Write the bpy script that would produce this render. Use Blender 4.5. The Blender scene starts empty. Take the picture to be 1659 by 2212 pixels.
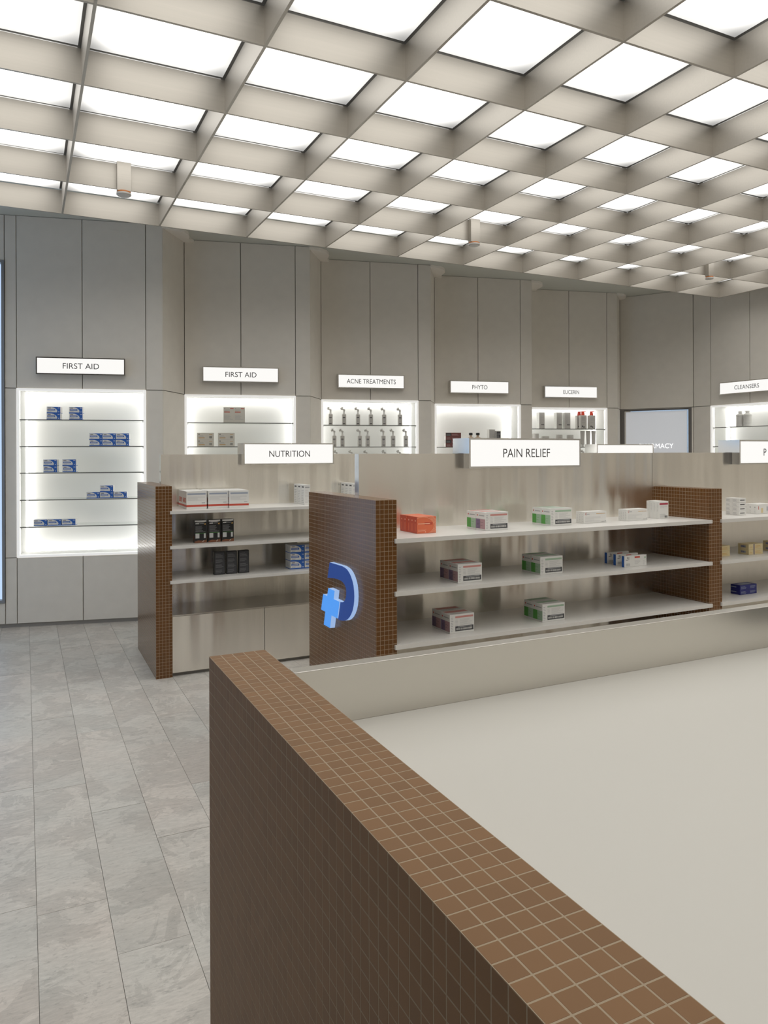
import bpy, bmesh, math, random
from mathutils import Matrix, Vector

random.seed(7)
scene = bpy.context.scene
COL = scene.collection

# ------------------------------------------------------------------ camera
F_PX, CY_PX, W_PX, H_PX = 1591.0, 979.5, 1659.0, 2212.0
YAW, ROLL, EYE = math.radians(26.0), math.radians(-0.2), 1.40
cam_data = bpy.data.cameras.new('camera')
cam = bpy.data.objects.new('camera', cam_data)
COL.objects.link(cam)
cam_data.sensor_fit = 'HORIZONTAL'
cam_data.sensor_width = 36.0
cam_data.lens = 36.0 * F_PX / W_PX
cam_data.shift_y = -(H_PX / 2 - CY_PX) / W_PX
cam_data.clip_start = 0.02
cam.location = (0, 0, EYE)
cam.rotation_euler = (Matrix.Rotation(-YAW, 3, 'Z') @ Matrix.Rotation(math.pi / 2, 3, 'X') @ Matrix.Rotation(ROLL, 3, 'Z')).to_euler()
scene.camera = cam

# ------------------------------------------------------------------ world and exposure
world = bpy.data.worlds.new('sky')
scene.world = world
world.use_nodes = True
wb = world.node_tree.nodes['Background']
wb.inputs[0].default_value = (0.56, 0.745, 1.0, 1)
wb.inputs[1].default_value = 1.05
vs = scene.view_settings
vs.view_transform = 'Standard'
vs.look = 'None'
vs.exposure = 0.0
vs.gamma = 1.0
vs.use_curve_mapping = False
CEILING_EMIT = 2.3          # luminous ceiling panels
SIGN_EMIT = 0.95              # lit sign faces
NICHE_EMIT = 3.7             # strips round the niches

# ------------------------------------------------------------------ materials
MATS = {}


def nt(name):
    m = bpy.data.materials.new(name)
    m.use_nodes = True
    MATS[name] = m
    return m, m.node_tree, m.node_tree.nodes['Principled BSDF']


def mat(name, col, rough=0.5, metal=0.0, spec=0.5, bump=None, noise=None):
    """noise=(scale, amount): gentle colour variation; bump=(scale, strength)"""
    m, t, b = nt(name)
    b.inputs['Base Color'].default_value = (*col, 1)
    b.inputs['Roughness'].default_value = rough
    b.inputs['Metallic'].default_value = metal
    b.inputs['Specular IOR Level'].default_value = spec
    if noise:
        tc = t.nodes.new('ShaderNodeTexCoord')
        n = t.nodes.new('ShaderNodeTexNoise')
        n.inputs['Scale'].default_value = noise[0]
        n.inputs['Detail'].default_value = 6
        t.links.new(tc.outputs['Object'], n.inputs['Vector'])
        mr = t.nodes.new('ShaderNodeMapRange')
        mr.inputs[1].default_value = 0.25
        mr.inputs[2].default_value = 0.75
        mr.inputs[3].default_value = 1 - noise[1]
        mr.inputs[4].default_value = 1 + noise[1]
        t.links.new(n.outputs['Fac'], mr.inputs[0])
        mx = t.nodes.new('ShaderNodeVectorMath')
        mx.operation = 'SCALE'
        mx.inputs[0].default_value = col
        t.links.new(mr.outputs[0], mx.inputs['Scale'])
        t.links.new(mx.outputs[0], b.inputs['Base Color'])
    if bump:
        tc = t.nodes.new('ShaderNodeTexCoord')
        n = t.nodes.new('ShaderNodeTexNoise')
        n.inputs['Scale'].default_value = bump[0]
        n.inputs['Detail'].default_value = 3
        t.links.new(tc.outputs['Object'], n.inputs['Vector'])
        bp = t.nodes.new('ShaderNodeBump')
        bp.inputs['Strength'].default_value = bump[1]
        bp.inputs['Distance'].default_value = 0.002
        t.links.new(n.outputs['Fac'], bp.inputs['Height'])
        t.links.new(bp.outputs[0], b.inputs['Normal'])
    return m


def emit(name, col, strength, base=(0.8, 0.8, 0.8)):
    m, t, b = nt(name)
    b.inputs['Base Color'].default_value = (*base, 1)
    b.inputs['Roughness'].default_value = 0.4
    b.inputs['Emission Color'].default_value = (*col, 1)
    b.inputs['Emission Strength'].default_value = strength
    return m


def brushed(name, col, rough, aniso, tangent, grain_axis, grain=0.05, wave=0.0, metal=1.0, rvar=0.04):
    """metal with a fine grain; grain runs along grain_axis (0,1,2)"""
    m, t, b = nt(name)
    b.inputs['Metallic'].default_value = metal
    b.inputs['Anisotropic'].default_value = aniso
    tv = t.nodes.new('ShaderNodeCombineXYZ')
    for i in range(3):
        tv.inputs[i].default_value = tangent[i]
    t.links.new(tv.outputs[0], b.inputs['Tangent'])
    tc = t.nodes.new('ShaderNodeTexCoord')
    mp = t.nodes.new('ShaderNodeMapping')
    sc = [90.0, 90.0, 90.0]
    sc[grain_axis] = 1.5
    mp.inputs['Scale'].default_value = sc
    t.links.new(tc.outputs['Object'], mp.inputs['Vector'])
    n = t.nodes.new('ShaderNodeTexNoise')
    n.inputs['Scale'].default_value = 1.0
    n.inputs['Detail'].default_value = 4
    t.links.new(mp.outputs[0], n.inputs['Vector'])
    mr = t.nodes.new('ShaderNodeMapRange')
    mr.inputs[3].default_value = 1 - grain
    mr.inputs[4].default_value = 1 + grain
    t.links.new(n.outputs['Fac'], mr.inputs[0])
    v = t.nodes.new('ShaderNodeVectorMath')
    v.operation = 'SCALE'
    v.inputs[0].default_value = col
    t.links.new(mr.outputs[0], v.inputs['Scale'])
    t.links.new(v.outputs[0], b.inputs['Base Color'])
    mr2 = t.nodes.new('ShaderNodeMapRange')
    mr2.inputs[3].default_value = rough - rvar
    mr2.inputs[4].default_value = rough + rvar
    t.links.new(n.outputs['Fac'], mr2.inputs[0])
    t.links.new(mr2.outputs[0], b.inputs['Roughness'])
    if wave:
        mp2 = t.nodes.new('ShaderNodeMapping')
        s2 = [4.0, 4.0, 4.0]
        s2[grain_axis] = 0.25
        mp2.inputs['Scale'].default_value = s2
        t.links.new(tc.outputs['Object'], mp2.inputs['Vector'])
        n2 = t.nodes.new('ShaderNodeTexNoise')
        n2.inputs['Scale'].default_value = 1.0
        n2.inputs['Detail'].default_value = 2
        t.links.new(mp2.outputs[0], n2.inputs['Vector'])
        bp = t.nodes.new('ShaderNodeBump')
        bp.inputs['Strength'].default_value = 1.0
        bp.inputs['Distance'].default_value = wave
        t.links.new(n2.outputs['Fac'], bp.inputs['Height'])
        t.links.new(bp.outputs[0], b.inputs['Normal'])
    return m


def glass(name, tint=(1, 1, 1), gloss=0.08):
    m = bpy.data.materials.new(name)
    m.use_nodes = True
    MATS[name] = m
    t = m.node_tree
    t.nodes.clear()
    o = t.nodes.new('ShaderNodeOutputMaterial')
    mix = t.nodes.new('ShaderNodeMixShader')
    tr = t.nodes.new('ShaderNodeBsdfTransparent')
    tr.inputs[0].default_value = (*tint, 1)
    g = t.nodes.new('ShaderNodeBsdfGlossy')
    g.inputs['Roughness'].default_value = 0.03
    mix.inputs[0].default_value = gloss
    t.links.new(tr.outputs[0], mix.inputs[1])
    t.links.new(g.outputs[0], mix.inputs[2])
    t.links.new(mix.outputs[0], o.inputs[0])
    return m


def stone(name):
    m, t, b = nt(name)
    tc = t.nodes.new('ShaderNodeTexCoord')
    oi = t.nodes.new('ShaderNodeObjectInfo')
    sh = t.nodes.new('ShaderNodeVectorMath')
    sh.operation = 'SCALE'
    sh.inputs[0].default_value = (13.0, 7.0, 5.0)
    t.links.new(oi.outputs['Random'], sh.inputs['Scale'])
    ad = t.nodes.new('ShaderNodeVectorMath')
    t.links.new(tc.outputs['Object'], ad.inputs[0])
    t.links.new(sh.outputs[0], ad.inputs[1])

    def noise(scale, detail, stretch=(1, 1, 1), dist=0.0, rough=0.6):
        mp = t.nodes.new('ShaderNodeMapping')
        mp.inputs['Scale'].default_value = stretch
        t.links.new(ad.outputs[0], mp.inputs['Vector'])
        n = t.nodes.new('ShaderNodeTexNoise')
        n.inputs['Scale'].default_value = scale
        n.inputs['Detail'].default_value = detail
        n.inputs['Roughness'].default_value = rough
        n.inputs['Distortion'].default_value = dist
        t.links.new(mp.outputs[0], n.inputs['Vector'])
        return n.outputs['Fac']

    def rng(sock, a, c, lo, hi):
        r = t.nodes.new('ShaderNodeMapRange')
        r.inputs[1].default_value, r.inputs[2].default_value = a, c
        r.inputs[3].default_value, r.inputs[4].default_value = lo, hi
        t.links.new(sock, r.inputs[0])
        return r.outputs[0]

    def mul(a, c):
        q = t.nodes.new('ShaderNodeMath')
        q.operation = 'MULTIPLY'
        t.links.new(a, q.inputs[0])
        t.links.new(c, q.inputs[1])
        return q.outputs[0]
    big = rng(noise(2.2, 3, (1, 0.8, 1), 0.2), 0.3, 0.7, 0.95, 1.05)
    fine = rng(noise(45.0, 10, (0.45, 1.6, 1), 0.15, 0.8), 0.3, 0.7, 0.80, 1.18)
    speck = rng(noise(60.0, 4, (0.7, 1.4, 1), 0.0), 0.28, 0.42, 0.74, 1.0)
    vein = rng(noise(4.0, 8, (1, 1, 1), 0.8, 0.7), 0.4985, 0.506, 0.86, 1.0)
    tint = rng(oi.outputs['Random'], 0, 1, 0.92, 1.05)
    k = mul(mul(mul(big, fine), mul(speck, vein)), tint)
    mixc = t.nodes.new('ShaderNodeMix')
    mixc.data_type = 'RGBA'
    mixc.inputs['A'].default_value = (0.585, 0.535, 0.485, 1)
    mixc.inputs['B'].default_value = (0.54, 0.52, 0.48, 1)
    t.links.new(rng(noise(2.0, 3), 0.35, 0.65, 0, 1), mixc.inputs['Factor'])
    s = t.nodes.new('ShaderNodeVectorMath')
    s.operation = 'SCALE'
    t.links.new(mixc.outputs['Result'], s.inputs[0])
    t.links.new(k, s.inputs['Scale'])
    t.links.new(s.outputs[0], b.inputs['Base Color'])
    t.links.new(rng(noise(30, 4), 0.3, 0.7, 0.30, 0.42), b.inputs['Roughness'])
    b.inputs['Specular IOR Level'].default_value = 0.4
    return m


def mosaic(name, col, rough, spec):
    """brown ceramic; each tile island a slightly different tone"""
    m, t, b = nt(name)
    g = t.nodes.new('ShaderNodeNewGeometry')
    oi = t.nodes.new('ShaderNodeObjectInfo')
    a = t.nodes.new('ShaderNodeMath')
    t.links.new(g.outputs['Random Per Island'], a.inputs[0])
    t.links.new(oi.outputs['Random'], a.inputs[1])
    r = t.nodes.new('ShaderNodeMapRange')
    r.inputs[2].default_value = 2.0
    r.inputs[3].default_value, r.inputs[4].default_value = 0.86, 1.14
    t.links.new(a.outputs[0], r.inputs[0])
    v = t.nodes.new('ShaderNodeVectorMath')
    v.operation = 'SCALE'
    v.inputs[0].default_value = col
    t.links.new(r.outputs[0], v.inputs['Scale'])
    t.links.new(v.outputs[0], b.inputs['Base Color'])
    b.inputs['Roughness'].default_value = rough
    b.inputs['Specular IOR Level'].default_value = spec
    return m


mat('wall_panel', (0.76, 0.72, 0.655), 0.75, bump=(420, 0.25), noise=(9, 0.03))
mat('wall_light', (0.86, 0.83, 0.78), 0.7)
mat('wall_dark', (0.16, 0.15, 0.14), 0.8)
mat('joint', (0.36, 0.34, 0.315), 0.9)
mat('ceiling_paint', (0.62, 0.63, 0.58), 0.8)
mat('cap_paint', (0.88, 0.84, 0.78), 0.7)
mat('plenum', (0.13, 0.125, 0.115), 0.9)
mat('alu_frame', (0.30, 0.31, 0.33), 0.4, metal=0.6)
stone('stone')
mat('floor_joint', (0.36, 0.34, 0.31), 0.8)
mosaic('tile_glaze', (0.140, 0.055, 0.011), 0.20, 0.5)
mosaic('tile_matt', (0.205, 0.108, 0.047), 0.5, 0.24)
mat('grout', (0.40, 0.30, 0.20), 0.85)
mat('grout_matt', (0.34, 0.265, 0.18), 0.85)
brushed('steel', (0.90, 0.865, 0.80), 0.24, 0.75, (0, 0, 1), 2, wave=0.03)
brushed('steel_side', (0.74, 0.73, 0.71), 0.13, 0.0, (0, 0, 1), 2)
brushed('steel_flat', (0.70, 0.675, 0.625), 0.27, 0.0, (1, 0, 0), 0, 0.012, rvar=0.006)
brushed('blade_metal', (0.45, 0.42, 0.375), 0.42, 0.0, (0, 0, 1), 0, 0.08, metal=0.7)
mat('laminate', (0.72, 0.70, 0.665), 0.32)
mat('worktop', (0.57, 0.55, 0.505), 0.38)
mat('niche_white', (0.86, 0.86, 0.84), 0.5)
mat('shelf_edge', (0.20, 0.20, 0.185), 0.25)
glass('clear_glass', (0.97, 0.98, 0.97), 0.06)
glass('window_glass', (1, 1, 1), 0.05)
emit('ceiling_light', (1.0, 0.985, 0.945), CEILING_EMIT, (0.02, 0.02, 0.02))


def edge_falloff(m, lo, width):
    """backlit diffuser: the lamp behind it gives less light towards its rim"""
    t = m.node_tree
    b = t.nodes['Principled BSDF']
    tc = t.nodes.new('ShaderNodeTexCoord')
    sp = t.nodes.new('ShaderNodeSeparateXYZ')
    t.links.new(tc.outputs['Generated'], sp.inputs[0])
    out = []
    for k in (0, 1):
        d = t.nodes.new('ShaderNodeMath')          # distance from the middle, 0..0.5
        d.operation = 'SUBTRACT'
        t.links.new(sp.outputs[k], d.inputs[0])
        d.inputs[1].default_value = 0.5
        a = t.nodes.new('ShaderNodeMath')
        a.operation = 'ABSOLUTE'
        t.links.new(d.outputs[0], a.inputs[0])
        r = t.nodes.new('ShaderNodeMapRange')
        r.interpolation_type = 'SMOOTHSTEP'
        r.inputs[1].default_value, r.inputs[2].default_value = 0.5 - width, 0.5
        r.inputs[3].default_value, r.inputs[4].default_value = 1.0, lo
        t.links.new(a.outputs[0], r.inputs[0])
        out.append(r.outputs[0])
    q = t.nodes.new('ShaderNodeMath')
    q.operation = 'MULTIPLY'
    t.links.new(out[0], q.inputs[0])
    t.links.new(out[1], q.inputs[1])
    q2 = t.nodes.new('ShaderNodeMath')
    q2.operation = 'MULTIPLY'
    t.links.new(q.outputs[0], q2.inputs[0])
    q2.inputs[1].default_value = b.inputs['Emission Strength'].default_value
    t.links.new(q2.outputs[0], b.inputs['Emission Strength'])


edge_falloff(MATS['ceiling_light'], 0.42, 0.22)
emit('sign_face', (1.0, 0.985, 0.95), SIGN_EMIT, (0.05, 0.05, 0.05))
emit('niche_strip', (1.0, 0.985, 0.945), NICHE_EMIT, (0.1, 0.1, 0.1))
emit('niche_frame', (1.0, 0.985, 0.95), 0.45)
emit('frosted_door', (0.92, 0.95, 1.0), 0.30, (0.55, 0.56, 0.58))
emit('white_letter', (1, 1, 1), 1.0)
mat('sign_text', (0.055, 0.05, 0.05), 0.6)
emit('logo_edge', (0.42, 0.62, 1.0), 0.72, (0.1, 0.1, 0.1))
emit('logo_blue', (0.008, 0.055, 0.30), 0.45, (0.006, 0.04, 0.2))
emit('logo_cross', (0.075, 0.34, 0.90), 0.78, (0.03, 0.12, 0.4))
mat('plastic_black', (0.02, 0.02, 0.02), 0.4)
for nme, c, r in [('card_white', (0.76, 0.75, 0.72), 0.5), ('card_cream', (0.66, 0.63, 0.56), 0.5),
                  ('ink_blue', (0.03, 0.13, 0.48), 0.45), ('ink_navy', (0.015, 0.02, 0.17), 0.4),
                  ('ink_grey', (0.42, 0.42, 0.42), 0.5), ('ink_pale', (0.60, 0.595, 0.58), 0.5),
                  ('ink_dark', (0.06, 0.06, 0.065), 0.5), ('ink_red', (0.55, 0.075, 0.045), 0.45),
                  ('ink_rose', (0.62, 0.28, 0.25), 0.5), ('ink_maroon', (0.40, 0.03, 0.06), 0.5),
                  ('ink_orange', (0.75, 0.17, 0.075), 0.45), ('ink_orange_dark', (0.58, 0.09, 0.05), 0.45),
                  ('ink_peach', (0.95, 0.55, 0.38), 0.5), ('ink_amber', (0.62, 0.36, 0.10), 0.5),
                  ('ink_green', (0.10, 0.36, 0.07), 0.5), ('ink_mint', (0.36, 0.50, 0.36), 0.5),
                  ('ink_purple', (0.22, 0.15, 0.26), 0.5), ('ink_mauve', (0.45, 0.28, 0.30), 0.5),
                  ('ink_slate', (0.34, 0.38, 0.46), 0.5), ('card_black', (0.018, 0.018, 0.018), 0.4),
                  ('ink_brown', (0.22, 0.085, 0.04), 0.5), ('card_yellow', (0.70, 0.58, 0.33), 0.5),
                  ('card_grey', (0.56, 0.545, 0.52), 0.5), ('plastic_white', (0.70, 0.69, 0.66), 0.4),
                  ('plastic_grey', (0.56, 0.54, 0.51), 0.45), ('plastic_red', (0.62, 0.05, 0.02), 0.35),
                  ('ink_wine', (0.20, 0.07, 0.065), 0.5), ('beige_bottle', (0.55, 0.42, 0.30), 0.35),
                  ('sensor_amber', (0.55, 0.18, 0.04), 0.4)]:
    mat(nme, c, r)


# ------------------------------------------------------------------ mesh helpers
class MB:
    def __init__(self):
        self.v, self.f, self.m, self.slots = [], [], [], []

    def slot(self, name):
        if name not in self.slots:
            self.slots.append(name)
        return self.slots.index(name)

    def poly(self, pts, m):
        k = len(self.v)
        self.v += [tuple(p) for p in pts]
        self.f.append(tuple(range(k, k + len(pts))))
        self.m.append(self.slot(m))

    def box(self, x0, x1, y0, y1, z0, z1, m):
        k = len(self.v)
        self.v += [(x, y, z) for z in (z0, z1) for y in (y0, y1) for x in (x0, x1)]
        s = self.slot(m)
        for q in ((0, 2, 3, 1), (4, 5, 7, 6), (0, 1, 5, 4), (2, 6, 7, 3), (0, 4, 6, 2), (1, 3, 7, 5)):
            self.f.append(tuple(k + i for i in q))
            self.m.append(s)

    def prism(self, pts, z0, z1, m, side=None):
        """polygon (ccw, x/y) extruded in z"""
        k, n = len(self.v), len(pts)
        self.v += [(x, y, z0) for x, y in pts] + [(x, y, z1) for x, y in pts]
        s, sd = self.slot(m), self.slot(side or m)
        self.f.append(tuple(k + i for i in reversed(range(n))))
        self.f.append(tuple(k + n + i for i in range(n)))
        self.m += [s, s]
        for i in range(n):
            j = (i + 1) % n
            self.f.append((k + i, k + j, k + n + j, k + n + i))
            self.m.append(sd)

    def lathe(self, cx, cy, prof, m, n=20, sx=1.0, sy=1.0):
        """prof: list of (r, z) from bottom to top"""
        k = len(self.v)
        s = self.slot(m)
        for r, z in prof:
            for i in range(n):
                a = 2 * math.pi * i / n
                self.v.append((cx + sx * r * math.cos(a), cy + sy * r * math.sin(a), z))
        for j in range(len(prof) - 1):
            for i in range(n):
                i2 = (i + 1) % n
                self.f.append((k + j * n + i, k + j * n + i2, k + (j + 1) * n + i2, k + (j + 1) * n + i))
                self.m.append(s)
        self.f.append(tuple(k + i for i in reversed(range(n))))
        self.f.append(tuple(k + (len(prof) - 1) * n + i for i in range(n)))
        self.m += [s, s]

    def mesh(self, name, bevel=0.0, smooth=False):
        me = bpy.data.meshes.new(name)
        me.from_pydata(self.v, [], self.f)
        for s in self.slots:
            me.materials.append(MATS[s])
        me.polygons.foreach_set('material_index', self.m)
        me.update()
        if bevel:
            bm = bmesh.new()
            bm.from_mesh(me)
            bmesh.ops.bevel(bm, geom=bm.edges[:], offset=bevel, segments=2, affect='EDGES', profile=0.5, clamp_overlap=True)
            bm.to_mesh(me)
            bm.free()
        if smooth:
            me.polygons.foreach_set('use_smooth', [True] * len(me.polygons))
            me.set_sharp_from_angle(angle=math.radians(40))
        return me

    def build(self, name, parent=None, loc=(0, 0, 0), rz=0.0, bevel=0.0, smooth=False, kind=None):
        return place(name, self.mesh(name, bevel, smooth), parent, loc, rz, kind)


def place(name, me, parent=None, loc=(0, 0, 0), rz=0.0, kind=None):
    o = bpy.data.objects.new(name, me)
    COL.objects.link(o)
    o.parent = parent
    o.location = loc
    o.rotation_euler = (0, 0, rz)
    if kind:
        o['kind'] = kind
    return o


def empty(name, loc=(0, 0, 0), rz=0.0, parent=None, kind=None):
    return place(name, None, parent, loc, rz, kind)


def tag(o, label, cat, group=None):
    o['label'] = label
    o['category'] = cat
    if group:
        o['group'] = group
    return o


def simple_box(name, x0, x1, y0, y1, z0, z1, m, parent=None, loc=(0, 0, 0), rz=0.0, bevel=0.0, kind=None):
    b = MB()
    b.box(x0, x1, y0, y1, z0, z1, m)
    return b.build(name, parent, loc, rz, bevel, kind=kind)


def text_mesh(txt, cap, width, m, thick=0.0008, weight=0.0):
    """lettering in the x/z plane, centred on x, standing on z=0, facing -y; cap height and total width in metres"""
    cu = bpy.data.curves.new('lettering', 'FONT')
    cu.body = txt
    cu.size = 1.0
    cu.align_x = 'CENTER'
    cu.extrude = 0.0
    cu.resolution_u = 5
    cu.offset = weight
    to = bpy.data.objects.new('lettering_tmp', cu)
    COL.objects.link(to)
    dg = bpy.context.evaluated_depsgraph_get()
    me = bpy.data.meshes.new_from_object(to.evaluated_get(dg))
    bpy.data.objects.remove(to)
    xs = [v.co.x for v in me.vertices]
    ys = [v.co.y for v in me.vertices]
    sx, sy = width / (max(xs) - min(xs)), cap / (max(ys) - min(ys))
    cx, y0 = (max(xs) + min(xs)) / 2, min(ys)
    for v in me.vertices:
        v.co = ((v.co.x - cx) * sx, -thick, (v.co.y - y0) * sy)
    me.materials.clear()
    me.materials.append(MATS[m])
    me.name = 'lettering'
    return me


# ------------------------------------------------------------------ room layout (metres)
BX, BY, PITCH, LA, FA = -0.0585, 6.668, 1.3605, math.radians(4.17), math.radians(-13.1)
WALL_TOP, NICHE_TOP, NICHE_BOT, NICHE_W, FACE_W = 3.341, 1.940, 0.565, 1.002, 1.14
NICHE_DEPTH = 0.34


def bay_origin(i):
    return (BX + i * PITCH * math.cos(LA), BY + i * PITCH * math.sin(LA), 0.0)


CLEAN_O, CLEAN_R = (7.17, 6.03, 0.0), math.atan2(-0.999, 0.036)
DOOR_O, DOOR_R = (6.704, 6.995, 0.0), math.atan2(6.253 - 6.995, 7.143 - 6.704)
XL, YB = -2.40, -1.80          # left wall, wall behind the viewpoint

# ---- floor
b = MB()
b.prism([(XL - 0.12, YB - 0.1), (8.0, YB - 0.1), (8.0, 8.3), (0.15, 8.3), (0.15, 6.72), (XL - 0.12, 7.30)], -0.12, -0.006, 'floor_joint')
floor = b.build('floor', kind='structure')
TW, TL, TX0 = 0.2005, 0.905, 0.0288
COL_PHASE = {-4: 0.35, -3: 0.62, -2: 0.15, -1: 0.80, 0: 0.7315, 1: 0.41, 2: 0.071, 3: 0.50, 4: 0.25, 5: 0.7, 6: 0.4, 7: 0.1}
GAP = 0.0007
tile_me = {}


def floor_tile_mesh(l):
    k = round(l, 3)
    if k not in tile_me:
        b = MB()
        b.box(GAP, TW - GAP, GAP, l - GAP, -0.012, 0.0, 'stone')
        tile_me[k] = b.mesh('tile')
    return tile_me[k]


rest = MB()
for c in range(-13, 40):
    x = TX0 + c * TW
    ph = COL_PHASE.get(c, (c * 0.37) % 1.0) * TL
    j = math.floor((YB - ph) / TL)
    yend = 8.25 if x > 0.14 else 6.66 + 0.232 * max(0.0, -x)
    while ph + j * TL < yend:
        y = ph + j * TL
        ln = min(TL, yend - y)
        if ln < 0.01:
            break
        near = -4 <= c <= 7 and 0.6 < y + TL and y < 7.2
        if near:
            place('tile', floor_tile_mesh(ln), floor, (x, y, random.uniform(-0.0004, 0.0004)))
        else:
            rest.box(x + GAP, x + TW - GAP, y + GAP, y + ln - GAP, -0.012, 0.0, 'stone')
        j += 1
rest.build('tile_field', floor, kind='stuff')

# ---- ceiling slab
ceiling = simple_box('ceiling', XL - 0.12, 8.0, YB - 0.1, 8.3, WALL_TOP, WALL_TOP + 0.12, 'ceiling_paint', kind='structure')

# ---- luminous raft hanging under the ceiling
ZG, BH, BT = 3.10, 0.162, 0.013
GX0, GPX, GY0, GPY = 0.2439, 0.6632, 5.666, 0.6725
KX0, KX1, KY1 = -2, 10, 10
gx = [GX0 + k * GPX for k in range(KX0, KX1 + 1)]
gy = [GY0 - k * GPY for k in range(0, KY1 + 1)]
raft = empty('luminous_ceiling_raft', (0, 0, ZG))
tag(raft, 'luminous ceiling raft of square metal cells with glowing white panels', 'ceiling light')
bl = MB()
bl.box(gx[0], gx[-1], -BT / 2, BT / 2, 0, BH, 'blade_metal')
blx = bl.mesh('blade')
bl = MB()
bl.box(-BT / 2, BT / 2, gy[-1], gy[0], -0.0006, BH, 'blade_metal')
bly = bl.mesh('cross_blade')
for y in gy:
    place('blade', blx, raft, (0, y, 0))
for x in gx:
    place('cross_blade', bly, raft, (x, 0, 0))
INSET = 0.02
pm = MB()
pm.box(INSET, GPX - INSET, INSET, GPY - INSET, BH + 0.004, BH + 0.016, 'ceiling_light')
pm = pm.mesh('light_panel')
for i in range(len(gx) - 1):
    for j in range(len(gy) - 1):
        place('light_panel', pm, raft, (gx[i], gy[j + 1], 0))
simple_box('tray', gx[0] - 0.02, gx[-1] + 0.02, gy[-1] - 0.02, gy[0] + 0.02, BH + 0.02, BH + 0.055, 'plenum', raft)
for x in (gx[1], gx[5], gx[9], gx[11]):
    for y in (gy[1], gy[5], gy[9]):
        simple_box('hanger', x - 0.01, x + 0.01, y - 0.01, y + 0.01, BH + 0.055, WALL_TOP - ZG, 'steel_flat', raft)

# ---- sawtooth wall of display bays
wall_back = empty('wall_back', (0, 0, 0), kind='structure')
G = 0.003


def bxm(x0, x1, z0, z1, m='wall_panel', th=0.02, y0=0.0, bevel=0.0015):
    b = MB()
    b.box(x0 + G, x1 - G, y0, y0 + th, z0 + G, z1 - G, m)
    return b.mesh('wall_panel', bevel)


KICK = 0.03
panels = [bxm(0, 0.501, NICHE_TOP, WALL_TOP), bxm(0.501, NICHE_W, NICHE_TOP, WALL_TOP),
          bxm(NICHE_W, FACE_W, NICHE_TOP, WALL_TOP), bxm(NICHE_W, FACE_W, NICHE_BOT, NICHE_TOP),
          bxm(NICHE_W, FACE_W, KICK, NICHE_BOT)]
doors = [bxm(0, 0.501, KICK, NICHE_BOT), bxm(0.501, NICHE_W, KICK, NICHE_BOT)]
bk = MB()
bk.box(0, FACE_W, 0.02, 0.05, NICHE_TOP, WALL_TOP, 'joint')
bk.box(0, FACE_W, 0.02, 0.05, 0, NICHE_BOT, 'joint')
bk.box(NICHE_W, FACE_W, 0.02, 0.05, NICHE_BOT, NICHE_TOP, 'joint')
backing = bk.mesh('backing')
RET = (-0.159, -0.404)
RL, RA = math.hypot(*RET), math.atan2(-RET[1], -RET[0])
ret_panels = [bxm(0, RL, NICHE_TOP, WALL_TOP), bxm(0, RL, NICHE_BOT, NICHE_TOP), bxm(0, RL, KICK, NICHE_BOT)]
bk = MB()
bk.box(0, RL + 0.01, 0.02, 0.05, 0, WALL_TOP, 'joint')
ret_backing = bk.mesh('backing')
cp = MB()
cp.prism([(-0.165, -0.41), (-0.055, -0.385), (0.012, -0.325), (0.045, -0.25), (0.052, -0.19), (0.048, -0.12), (0.062, -0.05), (0.085, 0.0), (0.0, 0.0)],
         WALL_TOP - 0.028, WALL_TOP - 0.0005, 'cap_paint')
cap_me = cp.mesh('cap')


def to_world(o, r, x, y):
    return (o[0] + x * math.cos(r) - y * math.sin(r), o[1] + x * math.sin(r) + y * math.cos(r), 0)


for i in range(5):
    o = bay_origin(i)
    for p in panels:
        place('wall_panel', p, wall_back, o, FA)
    for p in doors:
        place('cabinet_door', p, wall_back, o, FA)
    place('backing', backing, wall_back, o, FA)
for i in range(1, 6):
    o = bay_origin(i)
    ro = to_world(o, FA, *RET)
    if i == 5:      # last return runs to the door face
        L5 = math.hypot(DOOR_O[0] - ro[0], DOOR_O[1] - ro[1])
        A5 = math.atan2(DOOR_O[1] - ro[1], DOOR_O[0] - ro[0])
        for z0, z1 in ((NICHE_TOP, WALL_TOP), (NICHE_BOT, NICHE_TOP), (KICK, NICHE_BOT)):
            place('wall_panel', bxm(0, L5, z0, z1), wall_back, ro, A5)
        simple_box('backing', 0, L5 + 0.02, 0.02, 0.05, 0, WALL_TOP, 'joint', wall_back, ro, A5)
    else:
        for p in ret_panels:
            place('wall_panel', p, wall_back, ro, FA + RA)
        place('backing', ret_backing, wall_back, ro, FA + RA)
    place('cap', cap_me, wall_back, o, FA)
# strip left of the first bay, then the tall window and plain panels to the left wall
o0 = bay_origin(0)
WX0, WX1, WZ0, WZ1 = -1.25, -0.088, 0.205, 2.97
for z0, z1 in ((NICHE_TOP, WALL_TOP), (NICHE_BOT, NICHE_TOP), (KICK, NICHE_BOT)):
    place('wall_panel', bxm(WX1, 0, z0, z1), wall_back, o0, FA)
place('wall_panel', bxm(WX0, WX1, WZ1, WALL_TOP), wall_back, o0, FA)
place('wall_panel', bxm(WX0, WX1, KICK, WZ0), wall_back, o0, FA)
place('wall_panel', bxm(-2.5, WX0, KICK, WALL_TOP), wall_back, o0, FA)
simple_box('backing', WX1, 0, 0.02, 0.05, 0, WALL_TOP, 'joint', wall_back, o0, FA)
simple_box('backing', -2.5, WX0, 0.02, 0.05, 0, WALL_TOP, 'joint', wall_back, o0, FA)
simple_box('backing', WX0, WX1, 0.02, 0.05, WZ1, WALL_TOP, 'joint', wall_back, o0, FA)
simple_box('backing', WX0, WX1, 0.02, 0.05, 0, WZ0, 'joint', wall_back, o0, FA)


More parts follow.
